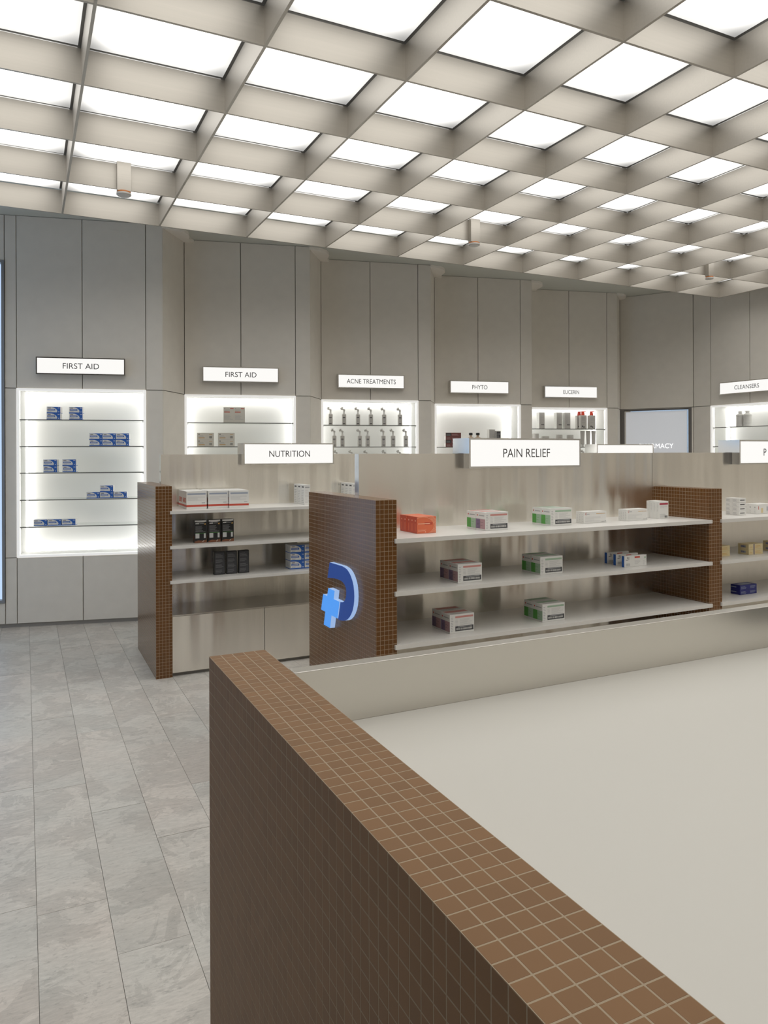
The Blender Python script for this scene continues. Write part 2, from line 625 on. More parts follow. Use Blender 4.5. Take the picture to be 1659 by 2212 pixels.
def window(name, o, rz, x0, x1, z0, z1, mullions=()):
    w = empty(name, o, rz, kind='structure')
    fw = 0.021
    b = MB()
    b.box(x0, x0 + fw, -0.012, 0.05, z0, z1, 'alu_frame')
    b.box(x1 - fw, x1, -0.012, 0.05, z0, z1, 'alu_frame')
    b.box(x0 + fw, x1 - fw, -0.012, 0.05, z0, z0 + fw, 'alu_frame')
    b.box(x0 + fw, x1 - fw, -0.012, 0.05, z1 - fw, z1, 'alu_frame')
    b.build('window_frame', w)
    edges = [x0 + fw] + list(mullions) + [x1 - fw]
    for k, m_ in enumerate(mullions):
        simple_box('mullion', m_ - 0.02, m_ + 0.02, -0.01, 0.05, z0 + fw, z1 - fw, 'alu_frame', w)
    for a, c in zip(edges[:-1], edges[1:]):
        simple_box('pane', a, c, 0.016, 0.022, z0 + fw, z1 - fw, 'window_glass', w)
    return w


window('window_1', o0, FA, WX0, WX1, WZ0, WZ1)

# ---- unseen sheets added behind the walls to stop sky light leaking in
b = MB()
b.box(0.20, 8.0, 8.20, 8.25, 0, WALL_TOP, 'joint')
b.box(7.90, 7.95, YB, 8.20, 0, WALL_TOP, 'joint')
b.build('sky_block', wall_back)
simple_box('sky_block', -0.07, -0.04, 0.05, 1.9, 0, WALL_TOP, 'joint', wall_back, o0, FA)

# ---- left wall: street glazing
wl = MB()
Y1 = o0[1] + 2.4 * math.sin(-FA) + 0.05
openings = [(2.6, 4.4), (4.9, 6.7)]
ys = [YB] + [v for p in openings for v in p] + [Y1]
for a, c in zip(ys[0::2], ys[1::2]):
    wl.box(XL - 0.1, XL, a, c, 0, WALL_TOP, 'wall_dark')
for a, c in openings:
    wl.box(XL - 0.1, XL, a, c, 0, 0.2, 'wall_dark')
    wl.box(XL - 0.1, XL, a, c, 2.97, WALL_TOP, 'wall_dark')
wl.build('wall_left', kind='structure')
for k, (a, c) in enumerate(openings):
    window('window_%d' % (k + 2), (XL - 0.03, a, 0), math.pi / 2, 0, c - a, 0.2, 2.97, ((c - a) / 2,))

# ---- wall behind the viewpoint
wf = empty('wall_front', (0, 0, 0), kind='structure')
x = XL
while x < 7.3:
    simple_box('wall_panel', x + G, min(x + 1.2, 7.4) - G, YB - 0.02, YB, 0, WALL_TOP, 'wall_light', wf)
    x += 1.2
simple_box('backing', XL, 7.4, YB - 0.05, YB - 0.02, 0, WALL_TOP, 'joint', wf)

# ---- right wall with the cleansers bay
wall_right = empty('wall_right', (0, 0, 0), kind='structure')
for p in panels:
    place('wall_panel', p, wall_right, CLEAN_O, CLEAN_R)
for p in doors:
    place('cabinet_door', p, wall_right, CLEAN_O, CLEAN_R)
place('backing', backing, wall_right, CLEAN_O, CLEAN_R)
place('wall_panel', bxm(FACE_W, 4.8, KICK, WALL_TOP), wall_right, CLEAN_O, CLEAN_R)
place('wall_panel', bxm(4.8, 7.85, KICK, WALL_TOP), wall_right, CLEAN_O, CLEAN_R)
simple_box('backing', FACE_W, 7.85, 0.02, 0.05, 0, WALL_TOP, 'joint', wall_right, CLEAN_O, CLEAN_R)
D1 = (7.143, 6.253)
LJ, AJ = math.hypot(7.17 - D1[0], 6.03 - D1[1]), math.atan2(6.03 - D1[1], 7.17 - D1[0])
for z0, z1 in ((NICHE_TOP, WALL_TOP), (NICHE_BOT, NICHE_TOP), (KICK, NICHE_BOT)):
    place('wall_panel', bxm(0, LJ, z0, z1), wall_right, (*D1, 0), AJ)
simple_box('backing', -0.01, LJ + 0.01, 0.02, 0.05, 0, WALL_TOP, 'joint', wall_right, (*D1, 0), AJ)
DW = 0.862
place('wall_panel', bxm(0, DW, NICHE_TOP, WALL_TOP), wall_right, DOOR_O, DOOR_R)
simple_box('backing', -0.02, DW + 0.02, 0.02, 0.05, NICHE_TOP - 0.012, WALL_TOP, 'joint', wall_right, DOOR_O, DOOR_R)

# ---- pharmacy door
door = empty('door_1', DOOR_O, DOOR_R, kind='structure')
b = MB()
b.box(0.004, 0.044, 0.0, 0.10, 0, 1.928, 'wall_dark')
b.box(0.044, 0.064, 0.02, 0.075, 0, 1.915, 'steel_side')
b.box(0.785, 0.806, 0.02, 0.075, 0, 1.915, 'steel_side')
b.box(0.064, 0.785, 0.02, 0.075, 1.903, 1.915, 'steel_side')
b.box(0.806, 0.842, 0.0, 0.10, 0, 1.928, 'wall_dark')
b.box(0.044, 0.842, 0.03, 0.10, 1.915, 1.928, 'wall_dark')
b.build('door_frame', door)
simple_box('glass_leaf', 0.064, 0.785, 0.04, 0.052, 0.006, 1.903, 'frosted_door', door)
simple_box('jamb_panel', 0.842, DW - 0.002, 0.0, 0.02, KICK, NICHE_TOP - 0.004, 'wall_panel', door)
place('lettering', text_mesh('PHARMACY', 0.056, 0.40, 'white_letter', weight=-0.006), door, (0.424, 0.039, 1.452))


# ------------------------------------------------------------------ lit display niches
def strip_box(b, *a):
    b.box(*a, 'niche_strip')


SHELF_Z = [1.688, 1.470, 1.253, 1.033, 0.813]
W, D = NICHE_W, NICHE_DEPTH
b = MB()   # white frame proud of the wall
fr = 0.020
b.box(0, fr, -0.008, 0.03, NICHE_BOT, NICHE_TOP, 'niche_frame')
b.box(W - fr, W, -0.008, 0.03, NICHE_BOT, NICHE_TOP, 'niche_frame')
b.box(fr, W - fr, -0.008, 0.03, NICHE_BOT, NICHE_BOT + fr, 'niche_frame')
b.box(fr, W - fr, -0.008, 0.03, NICHE_TOP - fr, NICHE_TOP, 'niche_frame')
n_frame = b.mesh('frame', 0.0015)
b = MB()
b.box(-0.004, W + 0.004, D, D + 0.012, NICHE_BOT - 0.004, NICHE_TOP + 0.004, 'niche_white')
n_back = b.mesh('back_panel')
b = MB()
b.box(-0.004, 0.008, 0.03, D, NICHE_BOT, NICHE_TOP, 'niche_white')
n_sl = b.mesh('side_panel')
b = MB()
b.box(W - 0.008, W + 0.004, 0.03, D, NICHE_BOT, NICHE_TOP, 'niche_white')
n_sr = b.mesh('side_panel')
b = MB()
b.box(0.008, W - 0.008, 0.03, D, NICHE_BOT, NICHE_BOT + 0.018, 'niche_white')
n_bot = b.mesh('bottom_panel')
b = MB()
b.box(0.008, W - 0.008, 0.03, D, NICHE_TOP - 0.012, NICHE_TOP, 'niche_white')
n_top = b.mesh('top_panel')
b = MB()   # light strips behind the frame lip, shining to the rear
zs0, zs1 = NICHE_BOT + 0.03, NICHE_TOP - 0.03
b.box(0.0085, 0.0125, D - 0.085, D - 0.015, zs0, zs1, 'niche_strip')
n_strip_l = b.mesh('light_strip')
b = MB()
b.box(W - 0.0125, W - 0.0085, D - 0.085, D - 0.015, zs0, zs1, 'niche_strip')
n_strip_r = b.mesh('light_strip')
b = MB()
b.box(0.03, W - 0.03, D - 0.085, D - 0.015, NICHE_TOP - 0.018, NICHE_TOP - 0.0125, 'niche_strip')
n_strip_t = b.mesh('light_strip')
b = MB()
b.box(0.03, W - 0.03, D - 0.085, D - 0.015, NICHE_BOT + 0.0185, NICHE_BOT + 0.024, 'niche_strip')
n_strip_b = b.mesh('light_strip')
b = MB()
b.box(0.0085, 0.0185, 0.031, 0.037, zs0, zs1, 'niche_strip')
b.box(W - 0.0185, W - 0.0085, 0.031, 0.037, zs0, zs1, 'niche_strip')
b.box(0.03, W - 0.03, 0.031, 0.041, NICHE_TOP - 0.0185, NICHE_TOP - 0.0125, 'niche_strip')
n_strip_fill = b.mesh('light_strip')  # extra strips added behind the frame lip to brighten product fronts
b = MB()
b.box(0.021, W - 0.021, 0.014, 0.285, -0.008, 0.0, 'clear_glass')
n_shelf = b.mesh('shelf')
b = MB()
b.box(0.021, W - 0.021, 0.009, 0.0135, -0.0085, 0.0, 'shelf_edge')
n_edge = b.mesh('shelf_edge')
b = MB()
b.lathe(0, 0, [(0.004, -0.006), (0.004, 0.006)], 'niche_white', 10)
n_pin = b.mesh('shelf_pin')


def niche(o, rz, label, levels):
    t = empty('display_niche', o, rz)
    tag(t, label, 'display case', 'lit display niches in the panelled wall')
    for nm, me in (('frame', n_frame), ('back_panel', n_back), ('side_panel', n_sl), ('side_panel', n_sr), ('bottom_panel', n_bot),
                   ('top_panel', n_top), ('light_strip', n_strip_l), ('light_strip', n_strip_r), ('light_strip', n_strip_t), ('light_strip', n_strip_b), ('light_strip', n_strip_fill)):
        place(nm, me, t)
    for k in levels:
        s = place('shelf', n_shelf, t, (0, 0, SHELF_Z[k]))
        place('shelf_edge', n_edge, s)
        place('bracket', n_pin, s, (0.0265, 0.02, -0.0145))
        place('bracket', n_pin, s, (W - 0.0265, 0.02, -0.0145))
    return t


NICHE_NAMES = ['leftmost lit white niche in the wall, with blue and white boxes on its glass shelves',
               'lit white niche behind the nutrition sign, second from the left, with pale cartons',
               'lit white niche under the acne treatments sign, holding rows of pump bottles',
               'lit white niche under the phyto sign, mostly empty at the top',
               'lit white niche under the eucerin sign, with red topped pump bottles',
               'lit white niche at the right edge, under the cleansers sign']
BAYS = [(bay_origin(i), FA) for i in range(5)] + [(CLEAN_O, CLEAN_R)]
LEVELS = [range(5), range(5), range(5), range(1, 5), range(5), range(5)]
for (o, r), lb, lv in zip(BAYS, NICHE_NAMES, LEVELS):
    niche(o, r, lb, lv)


# ------------------------------------------------------------------ lit signs
def sign(o, rz, x0, x1, y0, y1, z0, z1, txt, cap, tw, label, back_slot=None, text_x=None):
    """steel light box; face on the -y side, optionally a second face behind"""
    t = empty('sign_box', o, rz)
    tag(t, label, 'sign', 'lit category signs')
    w, h = x1 - x0, z1 - z0
    e = 0.009
    b = MB()
    b.box(x0, x1, y0 + 0.004, y1, z1 - e, z1, 'steel_side')
    b.box(x0, x1, y0 + 0.004, y1, z0, z0 + e, 'steel_side')
    b.box(x0, x0 + e, y0 + 0.004, y1, z0 + e, z1 - e, 'steel_side')
    b.box(x1 - e, x1, y0 + 0.004, y1, z0 + e, z1 - e, 'steel_side')
    b.box(x0 + e, x1 - e, y1 - 0.004, y1, z0 + e, z1 - e, 'steel_side')
    if back_slot:     # the half that reaches over the panel and behind it
        ya, yb, zb = back_slot
        b.box(x0, x1, y1, ya, zb, z1, 'steel_side')
        b.box(x0, x1, ya, yb, z0, z1, 'steel_side')
    b.build('casing', t)
    simple_box('lit_face', x0 + e, x1 - e, y0 + 0.006, y0 + 0.012, z0 + e, z1 - e, 'sign_face', t)
    if txt:
        place('lettering', text_mesh(txt, cap, tw, 'sign_text'), t, ((x0 + x1) / 2 if text_x is None else text_x, y0 + 0.0058, (z0 + z1) / 2 - cap / 2))
    return t


WALL_SIGNS = [('FIRST AID', 0.278, 'leftmost lit wall sign reading FIRST AID'),
              ('FIRST AID', 0.278, 'lit FIRST AID wall sign above the pale cartons, beside the acne treatments sign'),
              ('ACNE TREATMENTS', 0.502, 'lit wall sign reading ACNE TREATMENTS'),
              ('PHYTO', 0.176, 'lit wall sign reading PHYTO'),
              ('EUCERIN', 0.204, 'lit wall sign reading EUCERIN'),
              ('CLEANSERS', 0.300, 'lit wall sign reading CLEANSERS at the right edge')]
for (o, r), (txt, tw, lb) in zip(BAYS, WALL_SIGNS):
    sign(o, r, 0.158, 0.842, -0.062, -0.001, 2.052, 2.192, txt, 0.046, tw, lb)


# ------------------------------------------------------------------ tiled panels
def tile_unit(p, m='tile_glaze'):
    """one mosaic tile lying in x/y, proud of z=0, size p minus the joint"""
    g, c, t = p * 0.042, 0.00006, 0.00014
    b = MB()
    q0 = [(g, g), (p - g, g), (p - g, p - g), (g, p - g)]
    q1 = [(g + c, g + c), (p - g - c, g + c), (p - g - c, p - g - c), (g + c, p - g - c)]
    k = len(b.v)
    b.v += [(x, y, 0.0) for x, y in q0] + [(x, y, t) for x, y in q1]
    s = b.slot(m)
    b.f.append((4, 5, 6, 7))
    for i in range(4):
        b.f.append((i, (i + 1) % 4, 4 + (i + 1) % 4, 4 + i))
    b.m += [s] * 5
    return b


def tile_frame(origin, ux, vy):
    """matrix taking tile x,y,z to a face: x->ux, y->vy, z->ux x vy"""
    ux, vy = Vector(ux), Vector(vy)
    n = ux.cross(vy)
    M = Matrix((ux, vy, n)).transposed().to_4x4()
    M.translation = Vector(origin)
    return M


TP = 0.00014


def tiled_block(parent, x0, y0, z0, nx, ny, nz, p, m, pick, name='end_panel'):
    """grout core nx*ny*nz tiles in size with mosaic on all faces but the bottom.
    pick(face, i, j) -> True: that tile becomes an object of its own."""
    X, Y, Z = nx * p, ny * p, nz * p
    core = simple_box(name, TP, X - TP, TP, Y - TP, 0, Z - TP, 'grout' if m == 'tile_glaze' else 'grout_matt', parent, (x0, y0, z0))
    unit = tile_unit(p, m)
    ume = unit.mesh('tile')
    rest = MB()
    faces = {'front': (tile_frame((0, TP, 0), (1, 0, 0), (0, 0, 1)), nx, nz),
             'back': (tile_frame((X, Y - TP, 0), (-1, 0, 0), (0, 0, 1)), nx, nz),
             'left': (tile_frame((TP, Y, 0), (0, -1, 0), (0, 0, 1)), ny, nz),
             'right': (tile_frame((X - TP, 0, 0), (0, 1, 0), (0, 0, 1)), ny, nz),
             'top': (tile_frame((0, 0, Z - TP), (1, 0, 0), (0, 1, 0)), nx, ny)}
    for f, (M, nu, nv) in faces.items():
        for i in range(nu):
            for j in range(nv):
                T = M @ Matrix.Translation((i * p, j * p, 0))
                if pick and pick(f, i, j):
                    o = bpy.data.objects.new('tile', ume)
                    COL.objects.link(o)
                    o.parent = core
                    o.matrix_local = T
                else:
                    k = len(rest.v)
                    rest.v += [tuple(T @ Vector(v)) for v in unit.v]
                    rest.f += [tuple(k + q for q in ff) for ff in unit.f]
    rest.slots = [m]
    rest.m = [0] * len(rest.f)
    rest.build('mosaic', core, kind='stuff')
    return core


# ------------------------------------------------------------------ shelf gondolas
EP, EW, ED, EH = 0.02, 0.10, 0.82, 1.20
SEC = 1.91
PANEL_TOP = 1.398


def gondola(x0, yf, nsec, shelves, ledge, label, picks=None, door_split=None):
    t = empty('shelf_gondola', (x0, yf, 0))
    tag(t, label, 'shelf unit', 'double sided shelf gondolas with tiled ends')
    ym = ED / 2
    for k in range(nsec + 1):
        tiled_block(t, k * (SEC + EW), 0, 0, 5, 41, 60, EP, 'tile_glaze', picks if k == 0 else None)
    for k in range(nsec):
        a = EW + k * (SEC + EW)
        c = a + SEC
        pa = a - 0.004 if k == 0 else a - EW - 0.016
        pc = c + 0.004 if k == nsec - 1 else c - 0.016
        sp = MB()
        sp.box(a + 0.0008, c - 0.0008, ym - 0.024, ym + 0.024, 0.02, EH + 0.0006, 'steel')
        sp.box(pa, pc - 0.002, ym - 0.024, ym + 0.024, EH + 0.0006, PANEL_TOP, 'steel')
        sp.build('back_panel', t)
        if k == 0:
            simple_box('edge_reflector', pa - 0.0022, pa - 0.0002, ym - 0.024, ym + 0.024, EH + 0.0008, PANEL_TOP, 'steel_side', t)  # smoother strip added over the panel end to reflect the window's blue
        for side in (-1, 1):
            def yy(d0, d1):     # distances from this side's front edge inwards
                return (d0, d1) if side < 0 else (ED - d1, ED - d0)
            for z in shelves:
                s = MB()
                u0, u1 = yy(0.006, ym - 0.0245)
                s.box(a + 0.0008, c - 0.0008, u0, u1, z - 0.012, z, 'laminate')
                u0, u1 = yy(-0.012, 0.006)
                if side > 0:
                    u0, u1 = ED - 0.006, ED + 0.012
                else:
                    u0, u1 = -0.012, -0.0005
                s.box(a - 0.013, c + 0.013, u0, u1, z - 0.019, z, 'laminate')
                u0, u1 = yy(-0.0005, 0.006)
                s.box(a + 0.0008, c - 0.0008, u0, u1, z - 0.012, z, 'laminate')
                s.build('shelf', t)
            u0, u1 = yy(0.004, ym - 0.0245)
            simple_box('ledge', a + 0.0008, c - 0.0008, u0, u1, ledge - 0.008, ledge, 'steel_flat', t)
            sp = door_split or SEC / 2
            for d0, d1 in ((a + 0.002, a + sp - 0.0015), (a + sp + 0.0015, c - 0.002)):
                u0, u1 = yy(0.012, 0.032)
                simple_box('cabinet_door', d0, d1, u0, u1, 0.022, ledge - 0.011, 'steel', t, bevel=0.001)
            u0, u1 = yy(0.04, ym - 0.0245)
            simple_box('plinth', a + 0.002, c - 0.002, u0, u1, 0, 0.35, 'joint', t)
    return t


R1X, R1Y, R2X, R2Y = 0.729, 4.736, 1.341, 2.832
S1 = [1.0434, 0.8238, 0.6056]
S2 = [1.032, 0.8040, 0.5745]
gondola(R2X, R2Y, 2, S2, 0.385, 'brown tiled shelf gondola carrying the pain relief sign and the blue logo',
        picks=lambda f, i, j: f == 'front' and j >= 27)
gondola(R1X, R1Y, 1, S1, 0.387, 'brown tiled shelf gondola carrying the nutrition sign', door_split=0.60)
gondola(3.885, R1Y + 0.02, 1, S1, 0.387, 'far shelf gondola behind the pain relief panel, only its lit sign showing')


def gondola_sign(xa, xb, yf, txt, tw, label, cap=0.045, text_x=None):
    ym = yf + ED / 2
    pf = -0.024
    sign((0, ym, 0), 0.0, xa, xb, pf - 0.060, pf - 0.0008, 1.323, 1.477, txt, cap, tw, label, back_slot=(0.0248, 0.078, PANEL_TOP + 0.001), text_x=text_x)


gondola_sign(2.022, 2.744, R2Y, 'PAIN RELIEF', 0.303, 'lit sign reading PAIN RELIEF on the middle steel panel')
gondola_sign(4.014, 4.735, R2Y, 'P', 0.026, 'lit sign cut off by the right edge, showing a letter P', text_x=4.252)
gondola_sign(1.376, 2.058, R1Y, 'NUTRITION', 0.307, 'lit sign reading NUTRITION on the left steel panel')
gondola_sign(4.60, 5.285, R1Y + 0.02, None, 0, 'blank lit sign peeking over the steel panel in front of the pharmacy door')

# ------------------------------------------------------------------ logo on the tiled end
lg = empty('wall_logo', (R2X, R2Y, 0))
tag(lg, 'glowing blue hook and cross logo on the tiled gondola end', 'logo sign')
Dp = [(3.307, .876), (3.211, .878), (3.150, .879), (3.115, .876), (3.090, .871), (3.068, .861), (3.048, .847), (3.030, .827), (3.020, .81), (3.013, .785), (3.011, .763),
      (3.013, .742), (3.018, .722), (3.030, .697), (3.046, .677), (3.066, .659), (3.088, .645), (3.115, .634), (3.150, .626), (3.189, .622), (3.2015, .6245),
      (3.173, .709), (3.152, .7115), (3.136, .716), (3.121, .725), (3.111, .737), (3.106, .750), (3.104, .770), (3.107, .782), (3.115, .792),
      (3.128, .800), (3.146, .806), (3.170, .8095), (3.192, .810), (3.251, .808), (3.336, .797)]
Cp = [(3.316, .751), (3.234, .751), (3.246, .710), (3.173, .710), (3.201, .627), (3.274, .627), (3.294, .562), (3.377, .562), (3.356, .629), (3.412, .629), (3.385, .710), (3.329, .710)]


def logo_piece(name, pts, th, face):
    """outline given as (world y, z); sits on the left face, thickness th towards -x"""
    b = MB()
    n = len(pts)
    ys = [(y - R2Y, z) for y, z in pts]
    b.v = [(-0.0012, y, z) for y, z in ys] + [(-th, y, z) for y, z in ys]
    e, s = b.slot('logo_edge'), b.slot(face)
    for i in range(n):
        j = (i + 1) % n
        b.f.append((i, j, n + j, n + i))
        b.m.append(e)
    b.f.append(tuple(range(n, 2 * n)))
    b.m.append(s)
    b.f.append(tuple(reversed(range(n))))
    b.m.append(e)
    me = b.mesh(name)
    bm = bmesh.new()
    bm.from_mesh(me)
    bmesh.ops.recalc_face_normals(bm, faces=bm.faces[:])
    bm.to_mesh(me)
    bm.free()
    return place(name, me, lg)


logo_piece('hook_shape', Dp, 0.022, 'logo_blue')
logo_piece('cross_shape', Cp, 0.026, 'logo_cross')

# ------------------------------------------------------------------ service counter in front
cn = empty('service_counter', (0.302, 0.0, 0))
tag(cn, 'foreground counter with brown tiled end wall and white worktop', 'counter')
CP = 0.0211
CN_NY, CN_NZ = 56, 48
CY1 = 1.353
CY0 = CY1 - CN_NY * CP
CZ0 = 1.0294 - CN_NZ * CP


def counter_pick(f, i, j):
    if f == 'top':
        return j >= 9
    return f == 'left' and j >= 42 and 40 <= i <= 48


tiled_block(cn, 0, CY0, CZ0, 5, CN_NY, CN_NZ, CP, 'tile_matt', counter_pick, 'end_wall')
tiled_block(cn, 3.3, CY0, CZ0, 5, CN_NY, CN_NZ, CP, 'tile_matt', None, 'end_wall')
xa, xb = 5 * CP + 0.0008, 3.3 - 0.0008
b = MB()
b.box(0.01, 0.095, CY0 + 0.01, CY1 - 0.01, 0, CZ0, 'plastic_black')
b.box(3.31, 3.395, CY0 + 0.01, CY1 - 0.01, 0, CZ0, 'plastic_black')
b.build('plinth', cn)
simple_box('worktop', xa, xb, 0.281, 1.1845, 0.900, 0.932, 'worktop', cn)
simple_box('rail', xa, xb, 1.185, 1.2147, 0.80, 1.0294, 'steel_flat', cn, bevel=0.0012)
simple_box('rail', xa, xb, 0.250, 0.280, 0.80, 1.0294, 'steel_flat', cn, bevel=0.0012)
b = MB()
b.box(xa, xb, 1.190, 1.205, 0.06, 0.799, 'steel')
b.box(xa, xb, 0.255, 0.270, 0.06, 0.799, 'steel')
b.build('body_panel', cn)
simple_box('plinth', xa + 0.01, xb - 0.01, 0.30, 1.15, 0, 0.06, 'plastic_black', cn)


# ------------------------------------------------------------------ terminal at the right of the worktop, mirrored in the rail
tm = empty('card_terminal', (1.90, 0.93, 0.9325))
tag(tm, 'dark card terminal on the white worktop by the right edge', 'terminal')
b = MB()
b.box(-0.11, 0.11, -0.07, 0.07, 0, 0.012, 'plastic_black')
b.build('base', tm, bevel=0.004)
b = MB()
b.box(-0.02, 0.02, -0.02, 0.02, 0.0122, 0.06, 'plastic_black')
b.build('stand', tm, bevel=0.003)
b = MB()
b.box(-0.14, 0.14, -0.012, 0.012, 0.0602, 0.21, 'plastic_black')
b.build('screen', tm, bevel=0.004)

# ------------------------------------------------------------------ products
class Pack(MB):
    """carton: x 0..w, y 0..d (front at y=0), z 0..h with printed faces"""

    def __init__(self, w, d, h, m='card_white'):
        super().__init__()
        self.w, self.d, self.h = w, d, h
        self.box(0, w, 0, d, 0, h, m)
        self.layer = 0.0003

    def pt(self, f, u, v, off):
        w, d, h = self.w, self.d, self.h
        return {'F': (u * w, -off, v * h), 'L': (-off, d * (1 - u), v * h), 'R': (w + off, d * u, v * h),
                'T': (u * w, v * d, h + off), 'B': (w * (1 - u), d + off, v * h)}[f]

    def rect(self, f, u0, u1, v0, v1, m, lift=1):
        o = self.layer * lift
        self.poly([self.pt(f, u0, v0, o), self.pt(f, u1, v0, o), self.pt(f, u1, v1, o), self.pt(f, u0, v1, o)], m)

    def shape(self, f, pts, m, lift=1):
        o = self.layer * lift
        self.poly([self.pt(f, u, v, o) for u, v in pts], m)

    def lines(self, f, u0, u1, v0, v1, n, m, lift=2, seed=1, fill=0.4):
        r = random.Random(seed)
        st = (v1 - v0) / n
        for k in range(n):
            v = v1 - (k + 1) * st
            self.rect(f, u0, u0 + (u1 - u0) * r.uniform(0.55, 1.0), v, v + st * fill, m, lift)

    def bars(self, f, u0, u1, v0, v1, n, m, lift=2, seed=3):
        r = random.Random(seed)
        st = (u1 - u0) / n
        for k in range(n):
            self.rect(f, u0 + k * st, u0 + k * st + st * r.uniform(0.3, 0.65), v0, v1, m, lift)

    def arc(self, f, cu, cv, ru, rv, a0, a1, wd, m, lift=2, n=18):
        for k in range(n):
            a, c = a0 + (a1 - a0) * k / n, a0 + (a1 - a0) * (k + 1) / n
            q = []
            for ang, s in ((a, 1), (c, 1), (c, 1 - wd), (a, 1 - wd)):
                q.append((min(1, max(0, cu + ru * s * math.cos(ang))), min(1, max(0, cv + rv * s * math.sin(ang)))))
            self.shape(f, q, m, lift)


def pk_blue(w=0.104, d=0.085, h=0.0525):
    p = Pack(w, d, h)
    p.rect('F', 0, 1, 0, 1, 'ink_blue')
    sw = [(0, 0.14)] + [(0.50 + 0.28 * math.sin(a), 0.14 + 0.82 * (1 - (1 - math.cos(a)))) for a in [math.pi / 2 * k / 8 for k in range(8, -1, -1)]]
    p.shape('F', [(0.0, 0.14), (0.76, 0.14), (0.78, 0.34), (0.74, 0.52), (0.66, 0.70), (0.54, 0.85), (0.38, 0.95), (0.0, 0.97)], 'card_white', 2)
    p.rect('F', 0.06, 0.62, 0.42, 0.66, 'ink_blue', 3)
    p.rect('F', 0.10, 0.56, 0.50, 0.57, 'card_white', 4)
    p.rect('F', 0.08, 0.30, 0.76, 0.84, 'ink_dark', 3)
    p.lines('F', 0.10, 0.5, 0.2, 0.36, 2, 'ink_grey', 3, 4)
    p.rect('F', 0.82, 0.96, 0.78, 0.86, 'card_white', 3)
    p.rect('F', 0.86, 0.92, 0.16, 0.28, 'card_white', 3)
    for f in 'LR':
        p.rect(f, 0, 1, 0, 0.08, 'ink_blue')
        p.lines(f, 0.25, 0.7, 0.3, 0.8, 4, 'ink_pale', 1, 5)
    return p.mesh('medicine_box')


def pk_white_red():
    p = Pack(0.130, 0.138, 0.115)
    for f in 'FLB':
        p.rect(f, 0, 1, 0.13, 0.24, 'ink_red')
    p.rect('F', 0.05, 0.95, 0.80, 0.89, 'ink_slate')
    p.lines('F', 0.06, 0.92, 0.48, 0.72, 5, 'ink_pale', 1, 2)
    p.rect('F', 0.75, 0.92, 0.32, 0.36, 'ink_grey')
    for k in range(4):
        p.rect('L', 0.15, 0.85, 0.36 + k * 0.07, 0.405 + k * 0.07, 'ink_red')
    p.rect('T', 0.3, 0.7, 0.42, 0.44, 'ink_pale')
    return p.mesh('carton')


def pk_slim_white(w=0.042, d=0.072, h=0.139):
    p = Pack(w, d, h)
    p.rect('F', 0.12, 0.88, 0.84, 0.90, 'ink_grey')
    p.lines('F', 0.12, 0.88, 0.1, 0.75, 9, 'ink_pale', 1, 3)
    p.rect('L', 0.25, 0.8, 0.85, 0.92, 'ink_dark')
    p.lines('L', 0.2, 0.85, 0.10, 0.78, 8, 'ink_grey', 1, 6, 0.25)
    return p.mesh('carton')


def pk_black():
    p = Pack(0.079, 0.040, 0.146, 'card_black')
    p.shape('F', [(0.03, 0.93), (0.3, 0.905), (0.7, 0.905), (0.97, 0.93), (0.97, 0.995), (0.03, 0.995)], 'card_white')
    p.rect('F', 0.08, 0.38, 0.83, 0.87, 'card_white')
    p.rect('F', 0.42, 0.78, 0.84, 0.86, 'ink_grey')
    p.shape('F', [(0.78, 0.80), (0.92, 0.79), (0.93, 0.85), (0.84, 0.86)], 'ink_amber')
    p.lines('F', 0.08, 0.92, 0.48, 0.78, 7, 'ink_grey', 1, 4, 0.22)
    p.rect('F', 0.08, 0.92, 0.415, 0.43, 'ink_green')
    p.rect('F', 0.08, 0.40, 0.20, 0.41, 'ink_pale')
    p.rect('F', 0.76, 0.92, 0.20, 0.41, 'ink_pale')
    p.shape('F', [(0, 0), (1, 0), (1, 0.13), (0.6, 0.09), (0.3, 0.11), (0, 0.06)], 'ink_brown')
    p.shape('F', [(0.62, 0.03), (0.68, 0.03), (0.8, 0.10), (0.74, 0.10)], 'card_cream', 2)
    p.rect('L', 0.1, 0.9, 0.1, 0.3, 'ink_brown')
    return p.mesh('supplement_box')


def pk_dark():
    p = Pack(0.070, 0.034, 0.150, 'card_black')
    p.rect('F', 0.06, 0.94, 0.03, 0.97, 'ink_dark')
    for k in range(4):
        p.lines('F', 0.12, 0.88, 0.08 + k * 0.225, 0.24 + k * 0.225, 4, 'ink_grey', 2, 10 + k, 0.14)
    return p.mesh('supplement_box')


